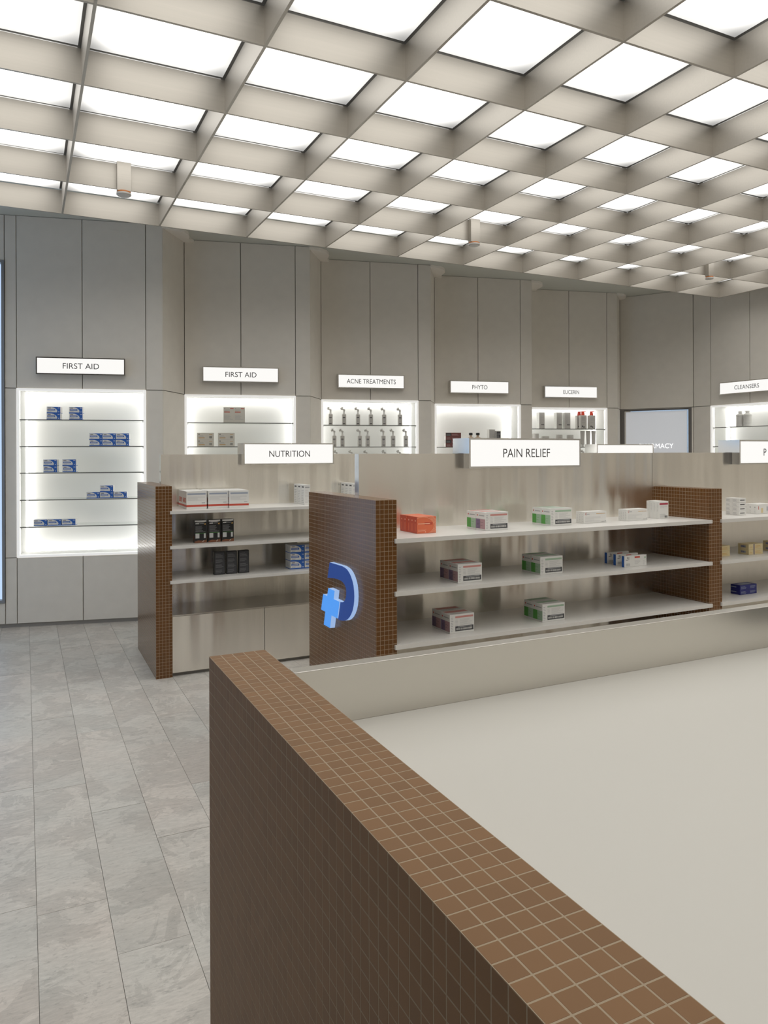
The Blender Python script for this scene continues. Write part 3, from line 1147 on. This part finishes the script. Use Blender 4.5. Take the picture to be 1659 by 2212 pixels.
def pk_med(side_a, side_b, head, w=0.131, d=0.0785, h=0.086):
    p = Pack(w, d, h)
    p.rect('L', 0.0, 1.0, 0.08, 0.62, side_a)
    p.rect('L', 0.45, 1.0, 0.08, 0.62, side_b, 2)
    p.lines('L', 0.1, 0.8, 0.12, 0.56, 6, 'ink_dark' if side_a != 'ink_green' else 'ink_green', 3, 8, 0.18)
    p.rect('L', 0.1, 0.2, 0.78, 0.86, 'ink_red')
    p.rect('L', 0.3, 0.9, 0.78, 0.84, 'ink_grey')
    p.rect('F', 0.22, 0.96, 0.80, 0.90, head)
    p.lines('F', 0.22, 0.36, 0.40, 0.76, 5, 'ink_pale', 1, 3)
    p.lines('F', 0.40, 0.95, 0.40, 0.76, 7, 'ink_pale', 1, 9)
    p.rect('F', 0.22, 0.97, 0.10, 0.36, 'ink_dark')
    p.bars('F', 0.25, 0.93, 0.16, 0.26, 22, 'card_white', 2)
    p.rect('F', 0.32, 0.9, 0.30, 0.33, 'ink_grey', 2)
    p.lines('F', 0.04, 0.16, 0.1, 0.9, 9, 'ink_grey', 1, 7, 0.3)
    p.rect('T', 0.05, 0.95, 0.50, 0.95, head)
    p.lines('T', 0.1, 0.9, 0.08, 0.36, 3, 'ink_pale', 1, 2)
    return p.mesh('medicine_box')


def pk_orange():
    p = Pack(0.100, 0.0328, 0.076, 'ink_orange')
    p.rect('F', 0.0, 1.0, 0.0, 1.0, 'ink_orange')
    p.arc('F', 0.30, 0.45, 0.62, 0.54, -1.35, 2.75, 0.03, 'ink_peach')
    p.arc('F', 0.30, 0.45, 0.68, 0.60, -1.2, 1.0, 0.025, 'ink_peach')
    p.arc('F', 0.30, 0.45, 0.74, 0.66, -1.1, 0.9, 0.025, 'ink_peach')
    p.arc('F', 0.30, 0.45, 0.80, 0.72, -1.0, -0.3, 0.025, 'ink_peach')
    p.arc('F', 0.30, 0.45, 0.80, 0.72, 0.35, 0.85, 0.025, 'ink_peach')
    p.rect('F', 0.06, 0.68, 0.56, 0.60, 'ink_peach', 3)
    p.rect('F', 0.40, 0.82, 0.50, 0.66, 'ink_orange_dark', 2)
    p.lines('F', 0.06, 0.7, 0.14, 0.26, 2, 'ink_peach', 3, 4, 0.3)
    p.rect('F', 0.42, 0.47, 0.05, 0.11, 'ink_peach', 3)
    p.rect('L', 0, 1, 0, 1, 'ink_orange_dark')
    p.rect('L', 0.45, 0.62, 0.12, 0.58, 'ink_orange', 2)
    p.rect('L', 0.45, 0.66, 0.72, 0.80, 'ink_peach', 2)
    p.lines('T', 0.1, 0.9, 0.2, 0.8, 3, 'ink_peach', 1, 4, 0.2)
    return p.mesh('medicine_box')


def pk_thin_white(w=0.152, d=0.0198, h=0.060):
    p = Pack(w, d, h)
    p.arc('F', 0.12, 0.80, 0.06, 0.12, 1.2, 4.6, 0.4, 'ink_rose', 1, 8)
    p.rect('F', 0.10, 0.25, 0.76, 0.82, 'ink_grey')
    p.rect('F', 0.55, 0.95, 0.78, 0.82, 'ink_amber')
    p.lines('F', 0.06, 0.75, 0.16, 0.62, 5, 'ink_pale', 1, 2, 0.3)
    p.rect('F', 0.78, 0.92, 0.08, 0.12, 'ink_grey')
    p.rect('F', 0.94, 0.97, 0.08, 0.2, 'ink_grey')
    p.lines('L', 0.3, 0.7, 0.15, 0.85, 5, 'ink_pale', 1, 5)
    return p.mesh('medicine_box')


def pk_tall_white():
    p = Pack(0.070, 0.0222, 0.096)
    p.rect('F', 0.05, 0.95, 0.80, 0.90, 'ink_maroon')
    p.lines('F', 0.1, 0.9, 0.62, 0.76, 3, 'ink_pale', 1, 2)
    p.lines('F', 0.06, 0.9, 0.08, 0.3, 5, 'ink_grey', 1, 3, 0.3)
    p.bars('F', 0.6, 0.9, 0.05, 0.17, 8, 'ink_dark')
    p.lines('L', 0.3, 0.7, 0.4, 0.9, 7, 'ink_pale', 1, 5)
    return p.mesh('medicine_box')


def pk_blue_side():
    p = Pack(0.155, 0.018, 0.0575)
    p.rect('L', 0, 1, 0, 1, 'ink_blue')
    p.rect('F', 0.13, 0.16, 0.72, 0.80, 'ink_dark')
    p.rect('F', 0.13, 0.16, 0.84, 0.90, 'ink_dark')
    p.rect('F', 0.07, 0.17, 0.60, 0.65, 'ink_dark')
    for k in range(4):
        p.rect('F', 0.18, 0.215 + 0.01 * (k % 2), 0.62 + k * 0.07, 0.65 + k * 0.07, 'ink_dark')
    p.bars('F', 0.08, 0.26, 0.08, 0.32, 9, 'ink_grey')
    p.rect('F', 0.46, 0.70, 0.76, 0.90, 'ink_red')
    p.lines('F', 0.46, 0.74, 0.2, 0.55, 5, 'ink_pale', 1, 6)
    p.rect('F', 0.90, 0.96, 0.68, 0.84, 'ink_mint')
    p.lines('F', 0.84, 0.96, 0.1, 0.55, 4, 'ink_pale', 1, 8)
    return p.mesh('medicine_box')


def pk_small_white():
    p = Pack(0.057, 0.045, 0.0244)
    p.rect('F', 0.15, 0.82, 0.42, 0.62, 'ink_dark')
    p.lines('L', 0.1, 0.9, 0.2, 0.8, 3, 'ink_grey', 1, 4, 0.35)
    return p.mesh('medicine_box')


def pk_row_white():
    p = Pack(0.148, 0.031, 0.057)
    p.rect('F', 0.06, 0.09, 0.45, 0.8, 'ink_red')
    p.rect('F', 0.22, 0.34, 0.1, 0.6, 'card_yellow')
    p.bars('F', 0.55, 0.75, 0.3, 0.75, 8, 'ink_slate')
    p.rect('L', 0.35, 0.6, 0.6, 0.75, 'ink_grey')
    p.lines('L', 0.3, 0.7, 0.1, 0.5, 4, 'ink_pale', 1, 3)
    return p.mesh('medicine_box')


def pk_yellow():
    p = Pack(0.120, 0.071, 0.030, 'card_yellow')
    p.rect('F', 0.34, 0.40, 0.0, 1.0, 'ink_navy')
    p.lines('F', 0.06, 0.3, 0.3, 0.6, 2, 'ink_amber', 1, 3, 0.3)
    p.lines('F', 0.46, 0.9, 0.3, 0.8, 2, 'ink_amber', 1, 5, 0.3)
    p.rect('L', 0.25, 0.72, 0.3, 0.72, 'ink_grey')
    p.bars('L', 0.28, 0.70, 0.34, 0.68, 7, 'ink_navy')
    return p.mesh('medicine_box')


def pk_navy():
    p = Pack(0.141, 0.063, 0.027, 'ink_navy')
    p.rect('L', 0.06, 0.6, 0.45, 0.62, 'ink_slate')
    p.lines('F', 0.06, 0.45, 0.2, 0.8, 3, 'ink_slate', 1, 3, 0.3)
    p.lines('F', 0.6, 0.95, 0.25, 0.85, 3, 'ink_slate', 1, 6, 0.3)
    p.rect('T', 0.2, 0.8, 0.2, 0.7, 'ink_slate')
    return p.mesh('medicine_box')


def pk_carton_tall():
    p = Pack(0.0965, 0.07, 0.143, 'card_cream')
    p.rect('F', 0.06, 0.6, 0.66, 0.71, 'ink_red')
    p.rect('F', 0.62, 0.94, 0.89, 0.93, 'ink_red')
    p.rect('F', 0.06, 0.16, 0.89, 0.93, 'ink_grey')
    p.lines('F', 0.08, 0.6, 0.74, 0.86, 3, 'ink_grey', 1, 2, 0.3)
    p.lines('F', 0.06, 0.9, 0.2, 0.54, 7, 'ink_grey', 1, 4, 0.25)
    return p.mesh('carton')


def pk_carton_flat():
    p = Pack(0.150, 0.10, 0.0615, 'card_cream')
    p.rect('F', 0.08, 0.16, 0.74, 0.84, 'ink_dark')
    p.rect('F', 0.72, 0.90, 0.72, 0.78, 'ink_amber')
    p.rect('F', 0.09, 0.45, 0.2, 0.3, 'ink_amber')
    p.lines('F', 0.09, 0.42, 0.34, 0.68, 4, 'ink_grey', 1, 5, 0.3)
    p.bars('F', 0.72, 0.90, 0.18, 0.52, 6, 'ink_dark')
    return p.mesh('carton')


def pk_wine(front):
    p = Pack(0.177, 0.05, 0.0383, 'ink_wine')
    p.rect('F', 0.02, 0.36, 0.05, 0.92, 'ink_dark' if front else 'ink_wine')
    p.lines('F', 0.40, 0.96, 0.25, 0.7, 2, 'ink_mauve', 1, 3, 0.4)
    p.lines('F', 0.05, 0.33, 0.2, 0.75, 3, 'ink_grey', 2, 5, 0.25)
    p.rect('L', 0, 1, 0, 1, 'card_grey' if front else 'card_white')
    return p.mesh('carton')


def pk_grey_tall(w=0.070, d=0.075, h=0.195):
    p = Pack(w, d, h, 'card_grey')
    p.rect('L', 0, 1, 0, 1, 'card_white')
    p.lines('L', 0.2, 0.8, 0.15, 0.9, 12, 'ink_pale', 2, 4, 0.3)
    p.lines('F', 0.1, 0.9, 0.32, 0.92, 14, 'ink_grey', 1, 7, 0.3)
    p.rect('F', 0.35, 0.9, 0.22, 0.27, 'ink_dark')
    return p.mesh('carton')


def pk_grey_dark():
    p = Pack(0.052, 0.06, 0.178, 'card_grey')
    p.rect('F', 0.05, 0.95, 0.1, 0.95, 'ink_dark')
    p.lines('F', 0.12, 0.9, 0.2, 0.9, 10, 'ink_grey', 2, 2, 0.25)
    p.rect('L', 0.3, 0.6, 0.05, 0.95, 'ink_grey')
    return p.mesh('carton')


PK = {'blue': pk_blue(), 'blue_g': pk_blue(0.101, 0.110, 0.0543), 'wr': pk_white_red(), 'slim': pk_slim_white(), 'black': pk_black(), 'dark': pk_dark(),
      'purple': pk_med('ink_purple', 'ink_mauve', 'ink_rose'), 'green': pk_med('ink_green', 'ink_mint', 'ink_mint', 0.137, 0.0725),
      'green_m': pk_med('ink_green', 'ink_mint', 'ink_rose', 0.131, 0.0785),
      'orange': pk_orange(), 'thin3': pk_thin_white(), 'thin4': pk_thin_white(0.151, 0.0151, 0.061), 'tall': pk_tall_white(), 'blueside': pk_blue_side(),
      'small': pk_small_white(), 'row': pk_row_white(), 'yellow': pk_yellow(), 'navy': pk_navy(), 'ctall': pk_carton_tall(), 'cflat': pk_carton_flat(),
      'wine_a': pk_wine(True), 'wine_b': pk_wine(False), 'gtall': pk_grey_tall(), 'gdark': pk_grey_dark()}
EPS = 0.0006


def put(kind, name, x, y, z, label, cat, group=None, rz=0.0):
    o = place(name, PK[kind], None, (x, y, z + EPS), rz)
    return tag(o, label, cat, group)


def depth_row(kind, name, n, x, y, z, d, what, where, group):
    order = {2: ['front', 'rear'], 3: ['front', 'middle', 'rear'], 4: ['front', 'second', 'third', 'rear'], 5: ['front', 'second', 'middle', 'fourth', 'rear']}[n]
    for k in range(n):
        put(kind[k] if isinstance(kind, list) else kind, name, x + random.uniform(-0.0012, 0.0012), y + k * (d + 0.0006), z,
            '%s, %s in row %s' % (what[k] if isinstance(what, list) else what, order[k], where), 'box', group)


# --- pain relief gondola, top shelf
Z = S2
depth_row('orange', 'medicine_box', 5, 1.610, 2.960, Z[0], 0.0328, 'slim orange medicine box', 'beside the tiled end', 'slim orange boxes on the top shelf')
depth_row(['purple', 'green_m'], 'medicine_box', 2, 1.955, 2.919, Z[0], 0.080, ['white medicine box with purple side', 'white medicine box with green side'], 'under the pain relief sign', 'boxes under the pain relief sign')
depth_row('green', 'medicine_box', 2, 2.372, 2.959, Z[0], 0.0735, 'white medicine box with green side', 'in the middle of the top shelf', 'green sided boxes, top shelf')
depth_row('thin3', 'medicine_box', 3, 2.606, 2.980, Z[0], 0.0198, 'flat white medicine box', 'right of the green boxes', 'flat white boxes, top shelf')
depth_row('thin4', 'medicine_box', 4, 2.904, 2.984, Z[0], 0.0151, 'flat white medicine box', 'left of the upright white boxes', 'flat white boxes near the corner')
depth_row('tall', 'medicine_box', 4, 3.157, 2.999, Z[0], 0.0222, 'upright white box with red band', 'in the tiled corner', 'upright white boxes in the corner')
# middle and lower shelf
depth_row('purple', 'medicine_box', 2, 1.777, 2.880, Z[1], 0.0795, 'white medicine box with purple side', 'on the middle shelf', 'purple sided boxes, middle shelf')
depth_row('green', 'medicine_box', 2, 2.258, 2.896, Z[1], 0.0735, 'white medicine box with green side', 'on the middle shelf', 'green sided boxes, middle shelf')
for k, (x, y) in enumerate([(2.794, 2.889), (2.803, 2.959), (2.811, 3.033)]):
    put('blueside', 'medicine_box', x, y, Z[1], 'flat white box with blue end, %s of three spaced apart' % ('front', 'middle', 'rear')[k], 'box', 'blue ended boxes, middle shelf')
depth_row('purple', 'medicine_box', 2, 1.741, 2.890, Z[2], 0.0815, 'white medicine box with purple side', 'on the bottom shelf', 'purple sided boxes, bottom shelf')
depth_row('green', 'medicine_box', 2, 2.263, 2.885, Z[2], 0.0735, 'white medicine box with green side', 'on the bottom shelf', 'green sided boxes, bottom shelf')
# right-hand section
for c in range(2):
    for k in range(4):
        put('small', 'medicine_box', 3.729 + random.uniform(-0.002, 0.002), 2.941 + c * 0.0462, Z[0] + k * (0.0244 + EPS),
            'small white box, %s of %s stack right of the tiled divider' % (('lowest', 'second lowest', 'second highest', 'topmost')[k], ('front', 'rear')[c]), 'box', 'stacked small white boxes')
depth_row('row', 'medicine_box', 3, 3.906, 2.957, Z[0], 0.031, 'white box with red and yellow print', 'at the right edge, top shelf', 'printed white boxes at the right edge')
put('tall', 'medicine_box', 3.4545, 3.02, Z[0], 'white box with red band half hidden behind the tiled divider', 'box')
for c, (x, y, lab) in enumerate([(3.515, 2.93, 'half hidden by the tiled divider'), (3.770, 2.911, 'in the middle of the right section'), (4.02, 2.935, 'cut off by the right edge')]):
    for k in range(2):
        put('yellow', 'medicine_box', x, y, Z[1] + k * (0.030 + EPS), 'flat yellow box with navy stripe, %s of pair %s' % (('lower', 'upper')[k], lab), 'box', 'yellow boxes in pairs')
for k in range(2):
    put('navy', 'medicine_box', 3.711, 2.923, Z[2] + k * (0.027 + EPS), '%s of two stacked flat navy boxes' % ('lower', 'upper')[k], 'box', 'navy boxes')

# --- nutrition gondola
Z = S1
for k, (x, y) in enumerate([(0.935, 4.822), (1.075, 4.820), (1.209, 4.800)]):
    for q in range(2):
        put('wr', 'carton', x + 0.002 * q, y + q * 0.141, Z[0], 'white carton with red band, %s one, %s row' % (('left', 'middle', 'right')[k], ('front', 'rear')[q]), 'box', 'white and red cartons')
depth_row('slim', 'carton', 3, 1.750, 4.857, Z[0], 0.0725, 'slim upright white carton', 'beneath the nutrition sign', 'slim white cartons under the sign')
depth_row('slim', 'carton', 3, 2.135, 4.90, Z[0], 0.0725, 'slim upright white carton', 'just above the tiled end in front', 'slim white cartons further right')
for k, x in enumerate([0.985, 1.075, 1.163]):
    put('black', 'supplement_box', x, 4.82, Z[1], 'black box with white panels and brown foot, %s of three' % ('left', 'middle', 'right')[k], 'box', 'black supplement boxes')
for k, x in enumerate([1.116, 1.197, 1.278]):
    put('dark', 'supplement_box', x, 4.834, Z[2], 'plain dark grey box with small print, %s of three' % ('left', 'middle', 'right')[k], 'box', 'dark grey supplement boxes')
for c in range(2):
    for k in range(3):
        put('blue_g', 'medicine_box', 1.637 + c * 0.104, 4.826, Z[2] + k * (0.0543 + EPS), 'blue and white box, %s in the %s stack on the nutrition gondola' % (('lowest', 'middle', 'topmost')[k], ('left', 'right')[c]), 'box', 'blue and white boxes on the gondola')


# --- niches: local placement
def nput(bay, kind, name, s, n, z, label, group=None, cat='box', drz=0.0):
    o, r = BAYS[bay]
    p = to_world(o, r, s, n)
    return put(kind, name, p[0], p[1], z, label, cat, group, r + drz)


ORD = ('top', 'second', 'third', 'fourth', 'fifth')
BLUE = [(0, [(0.217, 2), (0.389, 2)]), (1, [(0.546, 2), (0.651, 2), (0.756, 2)]), (2, [(0.191, 2), (0.336, 2)]), (3, [(0.523, 1), (0.629, 2), (0.737, 1)]), (4, [(0.114, 1), (0.223, 1), (0.331, 1)])]
for lv, stacks in BLUE:
    for q, (s, n) in enumerate(stacks):
        pos = ('left', 'right')[q] if len(stacks) == 2 else ('left', 'middle', 'right')[q]
        for k in range(n):
            lab = 'blue and white box, %s shelf of leftmost niche, %s%s' % (ORD[lv], pos, '' if n == 1 else (' stack, lower', ' stack, upper')[k])
            nput(0, 'blue', 'medicine_box', s + random.uniform(-0.001, 0.001), 0.045, SHELF_Z[lv] + k * (0.0525 + EPS), lab, 'blue and white boxes in the first niche')
for k, s in enumerate((0.344, 0.441)):
    nput(1, 'ctall', 'carton', s, 0.05, SHELF_Z[0], 'upright pale carton with orange print, %s of two' % ('left', 'right')[k], 'upright pale cartons')
for q, s in enumerate((0.107, 0.294)):
    for k in range(2):
        nput(1, 'cflat', 'carton', s, 0.05, SHELF_Z[1] + k * (0.0615 + EPS), 'pale flat carton with barcode, %s of the %s stack' % (('lower', 'upper')[k], ('left', 'right')[q]), 'pale flat cartons')


# pump bottles: prototype with parts, then copies
def foam_bottle():
    t = empty('pump_bottle')
    b = MB()
    b.box(0, 0.041, 0, 0.036, 0, 0.110, 'plastic_grey')
    b.build('body', t, bevel=0.005)
    b = MB()
    b.box(0.006, 0.030, -0.0008, 0.0, 0.072, 0.080, 'ink_dark')
    b.box(0.006, 0.030, -0.0008, 0.0, 0.012, 0.019, 'ink_dark')
    b.box(0.010, 0.024, -0.0008, 0.0, 0.058, 0.066, 'ink_grey')
    b.box(0.013, 0.020, -0.0008, 0.0, 0.030, 0.050, 'ink_grey')
    b.build('label', t)
    b = MB()
    b.lathe(0.0205, 0.018, [(0.012, 0.1103), (0.012, 0.122), (0.0095, 0.126), (0.0095, 0.142), (0.012, 0.146), (0.012, 0.156)], 'plastic_white', 14)
    b.build('neck', t, smooth=True)
    b = MB()   # spout bending to the left with a round brush head
    pts = [(0.028, 0.150), (0.028, 0.160), (0.006, 0.166), (-0.010, 0.160), (-0.010, 0.150), (0.004, 0.155), (0.014, 0.150)]
    k = len(b.v)
    for y in (0.010, 0.026):
        b.v += [(x, y, z) for x, z in pts]
    n = len(pts)
    s = b.slot('plastic_grey')
    b.f.append(tuple(range(n)))
    b.f.append(tuple(range(2 * n - 1, n - 1, -1)))
    for i in range(n):
        b.f.append((i, n + i, n + (i + 1) % n, (i + 1) % n))
    b.m += [s] * (n + 2)
    b.build('spout', t, bevel=0.0015)
    b = MB()
    b.lathe(0, 0, [(0.010, -0.009), (0.016, -0.004), (0.016, 0.004), (0.006, 0.009)], 'plastic_white', 14)
    h = b.build('brush_head', t, (-0.003, 0.018, 0.172), smooth=True)
    h.rotation_euler = (0, math.radians(-35), 0)
    return t


def red_pump():
    t = empty('lotion_bottle')
    b = MB()
    b.box(0, 0.084, 0, 0.05, 0, 0.165, 'plastic_grey')
    b.build('body', t, bevel=0.006)
    b = MB()
    b.lathe(0.042, 0.025, [(0.022, 0.1652), (0.021, 0.178), (0.017, 0.205), (0.016, 0.213)], 'plastic_red', 16)
    b.box(0.042, 0.078, 0.018, 0.032, 0.206, 0.2135, 'plastic_red')
    b.build('pump_head', t, smooth=True)
    b = MB()
    for k in range(6):
        b.box(0.014, 0.062 - 0.004 * (k % 3), -0.0008, 0.0, 0.105 + k * 0.008, 0.108 + k * 0.008, 'ink_grey')
    b.box(0.016, 0.030, -0.0008, 0.0, 0.022, 0.040, 'ink_dark')
    b.box(0.036, 0.050, -0.0008, 0.0, 0.016, 0.030, 'ink_dark')
    b.box(0.014, 0.060, -0.0008, 0.0, 0.075, 0.079, 'ink_grey')
    b.build('label', t)
    return t


def tube():
    t = empty('cream_tube')
    b = MB()
    rings = [(0.018, 0.011, 0.030), (0.022, 0.015, 0.034), (0.026, 0.012, 0.12), (0.030, 0.003, 0.180), (0.030, 0.002, 0.195)]
    n = 16
    s = b.slot('plastic_grey')
    for rx, ry, z in rings:
        for i in range(n):
            a = 2 * math.pi * i / n
            b.v.append((0.03 + rx * math.cos(a), 0.02 + ry * math.sin(a), z))
    for j in range(len(rings) - 1):
        for i in range(n):
            i2 = (i + 1) % n
            b.f.append((j * n + i, j * n + i2, (j + 1) * n + i2, (j + 1) * n + i))
            b.m.append(s)
    b.f.append(tuple((len(rings) - 1) * n + i for i in range(n)))
    b.m.append(s)
    b.build('body', t, smooth=True)
    b = MB()
    b.lathe(0.03, 0.02, [(0.0185, 0), (0.018, 0.030)], 'plastic_white', 16)
    b.build('cap', t, smooth=True)
    return t


def jar(w, h, m):
    t = empty('cream_jar')
    b = MB()
    b.lathe(w / 2, w / 2, [(w * 0.46, 0), (w * 0.5, 0.006), (w * 0.5, h * 0.6)], m, 22)
    b.build('body', t, smooth=True)
    b = MB()
    b.lathe(w / 2, w / 2, [(w * 0.5, h * 0.6 + 0.001), (w * 0.5, h - 0.004), (w * 0.47, h)], 'plastic_grey', 22)
    b.build('lid', t, smooth=True)
    return t


def capped_bottle():
    t = empty('amber_bottle')
    b = MB()
    b.lathe(0.04, 0.04, [(0.036, 0), (0.040, 0.006), (0.040, 0.088), (0.030, 0.104), (0.015, 0.112), (0.013, 0.130)], 'beige_bottle', 20)
    b.build('body', t, smooth=True)
    b = MB()
    b.lathe(0.04, 0.04, [(0.021, 0.1302), (0.021, 0.1545), (0.019, 0.1555)], 'plastic_black', 18)
    b.build('cap', t, smooth=True)
    return t


def ribbed_bottle(r, top_nozzle):
    t = empty('ribbed_bottle')
    b = MB()
    prof = [(r * 0.92, 0), (r, 0.004), (r, 0.018)]
    z = 0.018
    while z < 0.112:
        prof += [(r * 0.97, z + 0.003), (r * 0.97, z + 0.006), (r, z + 0.0085)]
        z += 0.0085
    prof += [(r, 0.118), (r * 1.03, 0.124), (r * 0.98, 0.134), (r * 0.62, 0.143), (r * 0.46, 0.147)]
    b.lathe(r, r, prof, 'plastic_white', 26)
    b.build('body', t, smooth=True)
    b = MB()
    b.lathe(r, r, [(r * 0.46, 0.1472), (r * 0.44, 0.158), (r * 0.46, 0.172), (r * 0.42, 0.175)], 'plastic_white', 18)
    if top_nozzle:
        b.box(r - 0.034, r, r - 0.006, r + 0.006, 0.168, 0.176, 'plastic_white')
    b.build('cap', t, smooth=True)
    return t


def dup(root):
    r = root.copy()
    COL.objects.link(r)
    for ch in root.children:
        c = ch.copy()
        COL.objects.link(c)
        c.parent = r
    return r


def spots(maker, bay, n, items, cat, group, first=None):
    """items: (s, z, label); the prototype itself takes the first spot"""
    proto = first or maker()
    used = first is not None
    o, r = BAYS[bay]
    for it in items:
        s, z, lab = it[:3]
        nn = it[3] if len(it) > 3 else n
        t = dup(proto) if used else proto
        used = True
        p = to_world(o, r, s, nn)
        t.location = (p[0], p[1], z + EPS)
        t.rotation_euler = (0, 0, r + random.uniform(-0.06, 0.06) if maker is foam_bottle else r)
        tag(t, lab, cat, group)
    return proto


def nth(k):
    return ('first', 'second', 'third', 'fourth', 'fifth', 'sixth', 'seventh')[k]


items = []
for k, s in enumerate((0.082, 0.220, 0.363, 0.498, 0.637, 0.805)):
    items.append((s, SHELF_Z[0], 'foam pump bottle on the top acne treatments shelf, %s from left' % nth(k)))
for k, s in enumerate((0.119, 0.202, 0.382, 0.465, 0.629, 0.731, 0.867)):
    items.append((s, SHELF_Z[1], 'foam pump bottle on the second acne treatments shelf, %s from left' % nth(k)))
for k, s in enumerate((0.145, 0.298, 0.452, 0.645, 0.802)):
    items.append((s, SHELF_Z[2], 'pump bottle showing only its spout, third acne treatments shelf, %s from left' % nth(k)))
spots(foam_bottle, 2, 0.05, items, 'bottle', 'foam pump bottles')

for k in range(4):
    nput(3, 'wine_a' if k in (1, 3) else 'wine_b', 'carton', 0.141, 0.05, SHELF_Z[1] + k * (0.0383 + EPS), 'dark red flat carton under the phyto sign, %s of the stack' % ('lowest', 'second', 'third', 'topmost')[k], 'dark red cartons')
spots(capped_bottle, 3, 0.05, [(0.405, SHELF_Z[1], 'amber bottle with black cap, left of two'), (0.475 + 0.013, SHELF_Z[1], 'amber bottle with black cap, right of two')], 'bottle', 'black capped bottles')
nput(3, 'gdark', 'carton', 0.737, 0.06, SHELF_Z[1], 'dark grey upright carton right of the black capped bottles', 'grey upright cartons')
nput(3, 'gtall', 'carton', 0.668, 0.10, SHELF_Z[1] , 'pale grey upright carton beside the dark one under the phyto sign', 'grey upright cartons')
for s, lab in ((0.140, 'left'), (0.366, 'middle'), (0.474, 'right')):
    nput(4, 'gtall', 'carton', s, 0.055, SHELF_Z[0] , 'tall grey carton on the top eucerin shelf, %s of three' % lab, 'tall grey cartons')
spots(red_pump, 4, 0.05, [(0.678, SHELF_Z[0], 'grey lotion bottle with red pump, front left of the three'), (0.792, SHELF_Z[0], 'grey lotion bottle with red pump, right of the three'),
                          (0.668, SHELF_Z[0], 'grey lotion bottle with red pump, rear of the three', 0.125)], 'bottle', 'red pump lotion bottles')
spots(tube, 4, 0.05, [(0.682, SHELF_Z[1], 'grey cream tube standing on its cap, left of three'), (0.757, SHELF_Z[1], 'grey cream tube standing on its cap, middle of three'),
                      (0.830, SHELF_Z[1], 'grey cream tube standing on its cap, right of three')], 'tube', 'cream tubes')
jl = [(0.061, 0.088, 0.160, 'plastic_white', 'tall pale jar at the left of the second eucerin shelf'), (0.185, 0.10, 0.130, 'plastic_white', 'wide low jar on the second eucerin shelf'),
      (0.370, 0.084, 0.148, 'plastic_white', 'pale jar in the middle of the second eucerin shelf'), (0.517, 0.083, 0.145, 'plastic_white', 'pale jar beside the cream tubes')]
for s, w, h, m, lab in jl:
    spots(lambda: jar(w, h, m), 4, 0.05, [(s, SHELF_Z[1], lab)], 'jar', 'cream jars')
spots(foam_bottle, 4, 0.05, [(0.700, SHELF_Z[2], 'pump bottle showing its top below the cream tubes')], 'bottle', None)
spots(lambda: ribbed_bottle(0.042, False), 5, 0.05, [(0.271, SHELF_Z[0], 'pale ribbed bottle, left of two, under the cleansers sign')], 'bottle', 'ribbed cleanser bottles')
spots(lambda: ribbed_bottle(0.0455, True), 5, 0.05, [(0.357, SHELF_Z[0], 'pale ribbed bottle with nozzle, right of two, under the cleansers sign')], 'bottle', 'ribbed cleanser bottles')


# ------------------------------------------------------------------ detectors on the raft
def detector(x, yblade, w, label):
    t = empty('ceiling_detector', (x, yblade - BT / 2, ZG))
    tag(t, label, 'detector', 'detectors hanging from the ceiling raft')
    b = MB()
    b.box(-w / 2, w / 2, -0.045, -0.0006, -0.020, BH, 'blade_metal')
    b.build('bracket', t, bevel=0.001)
    b = MB()
    b.lathe(0, -0.0225, [(w * 0.50, -0.030), (w * 0.50, -0.0205)], 'sensor_amber', 20)
    b.build('band', t)
    b = MB()
    b.lathe(0, -0.0225, [(w * 0.46, -0.046), (w * 0.54, -0.040), (w * 0.54, -0.0302)], 'plastic_grey', 20)
    b.build('sensor', t, smooth=True)


detector(0.575, gy[1], 0.085, 'small ceiling detector hanging above the FIRST AID sign, leftmost')
detector(3.228, gy[1], 0.085, 'small ceiling detector hanging over the middle of the shop')
detector(5.89, gy[1], 0.070, 'small ceiling detector at the far right of the raft')
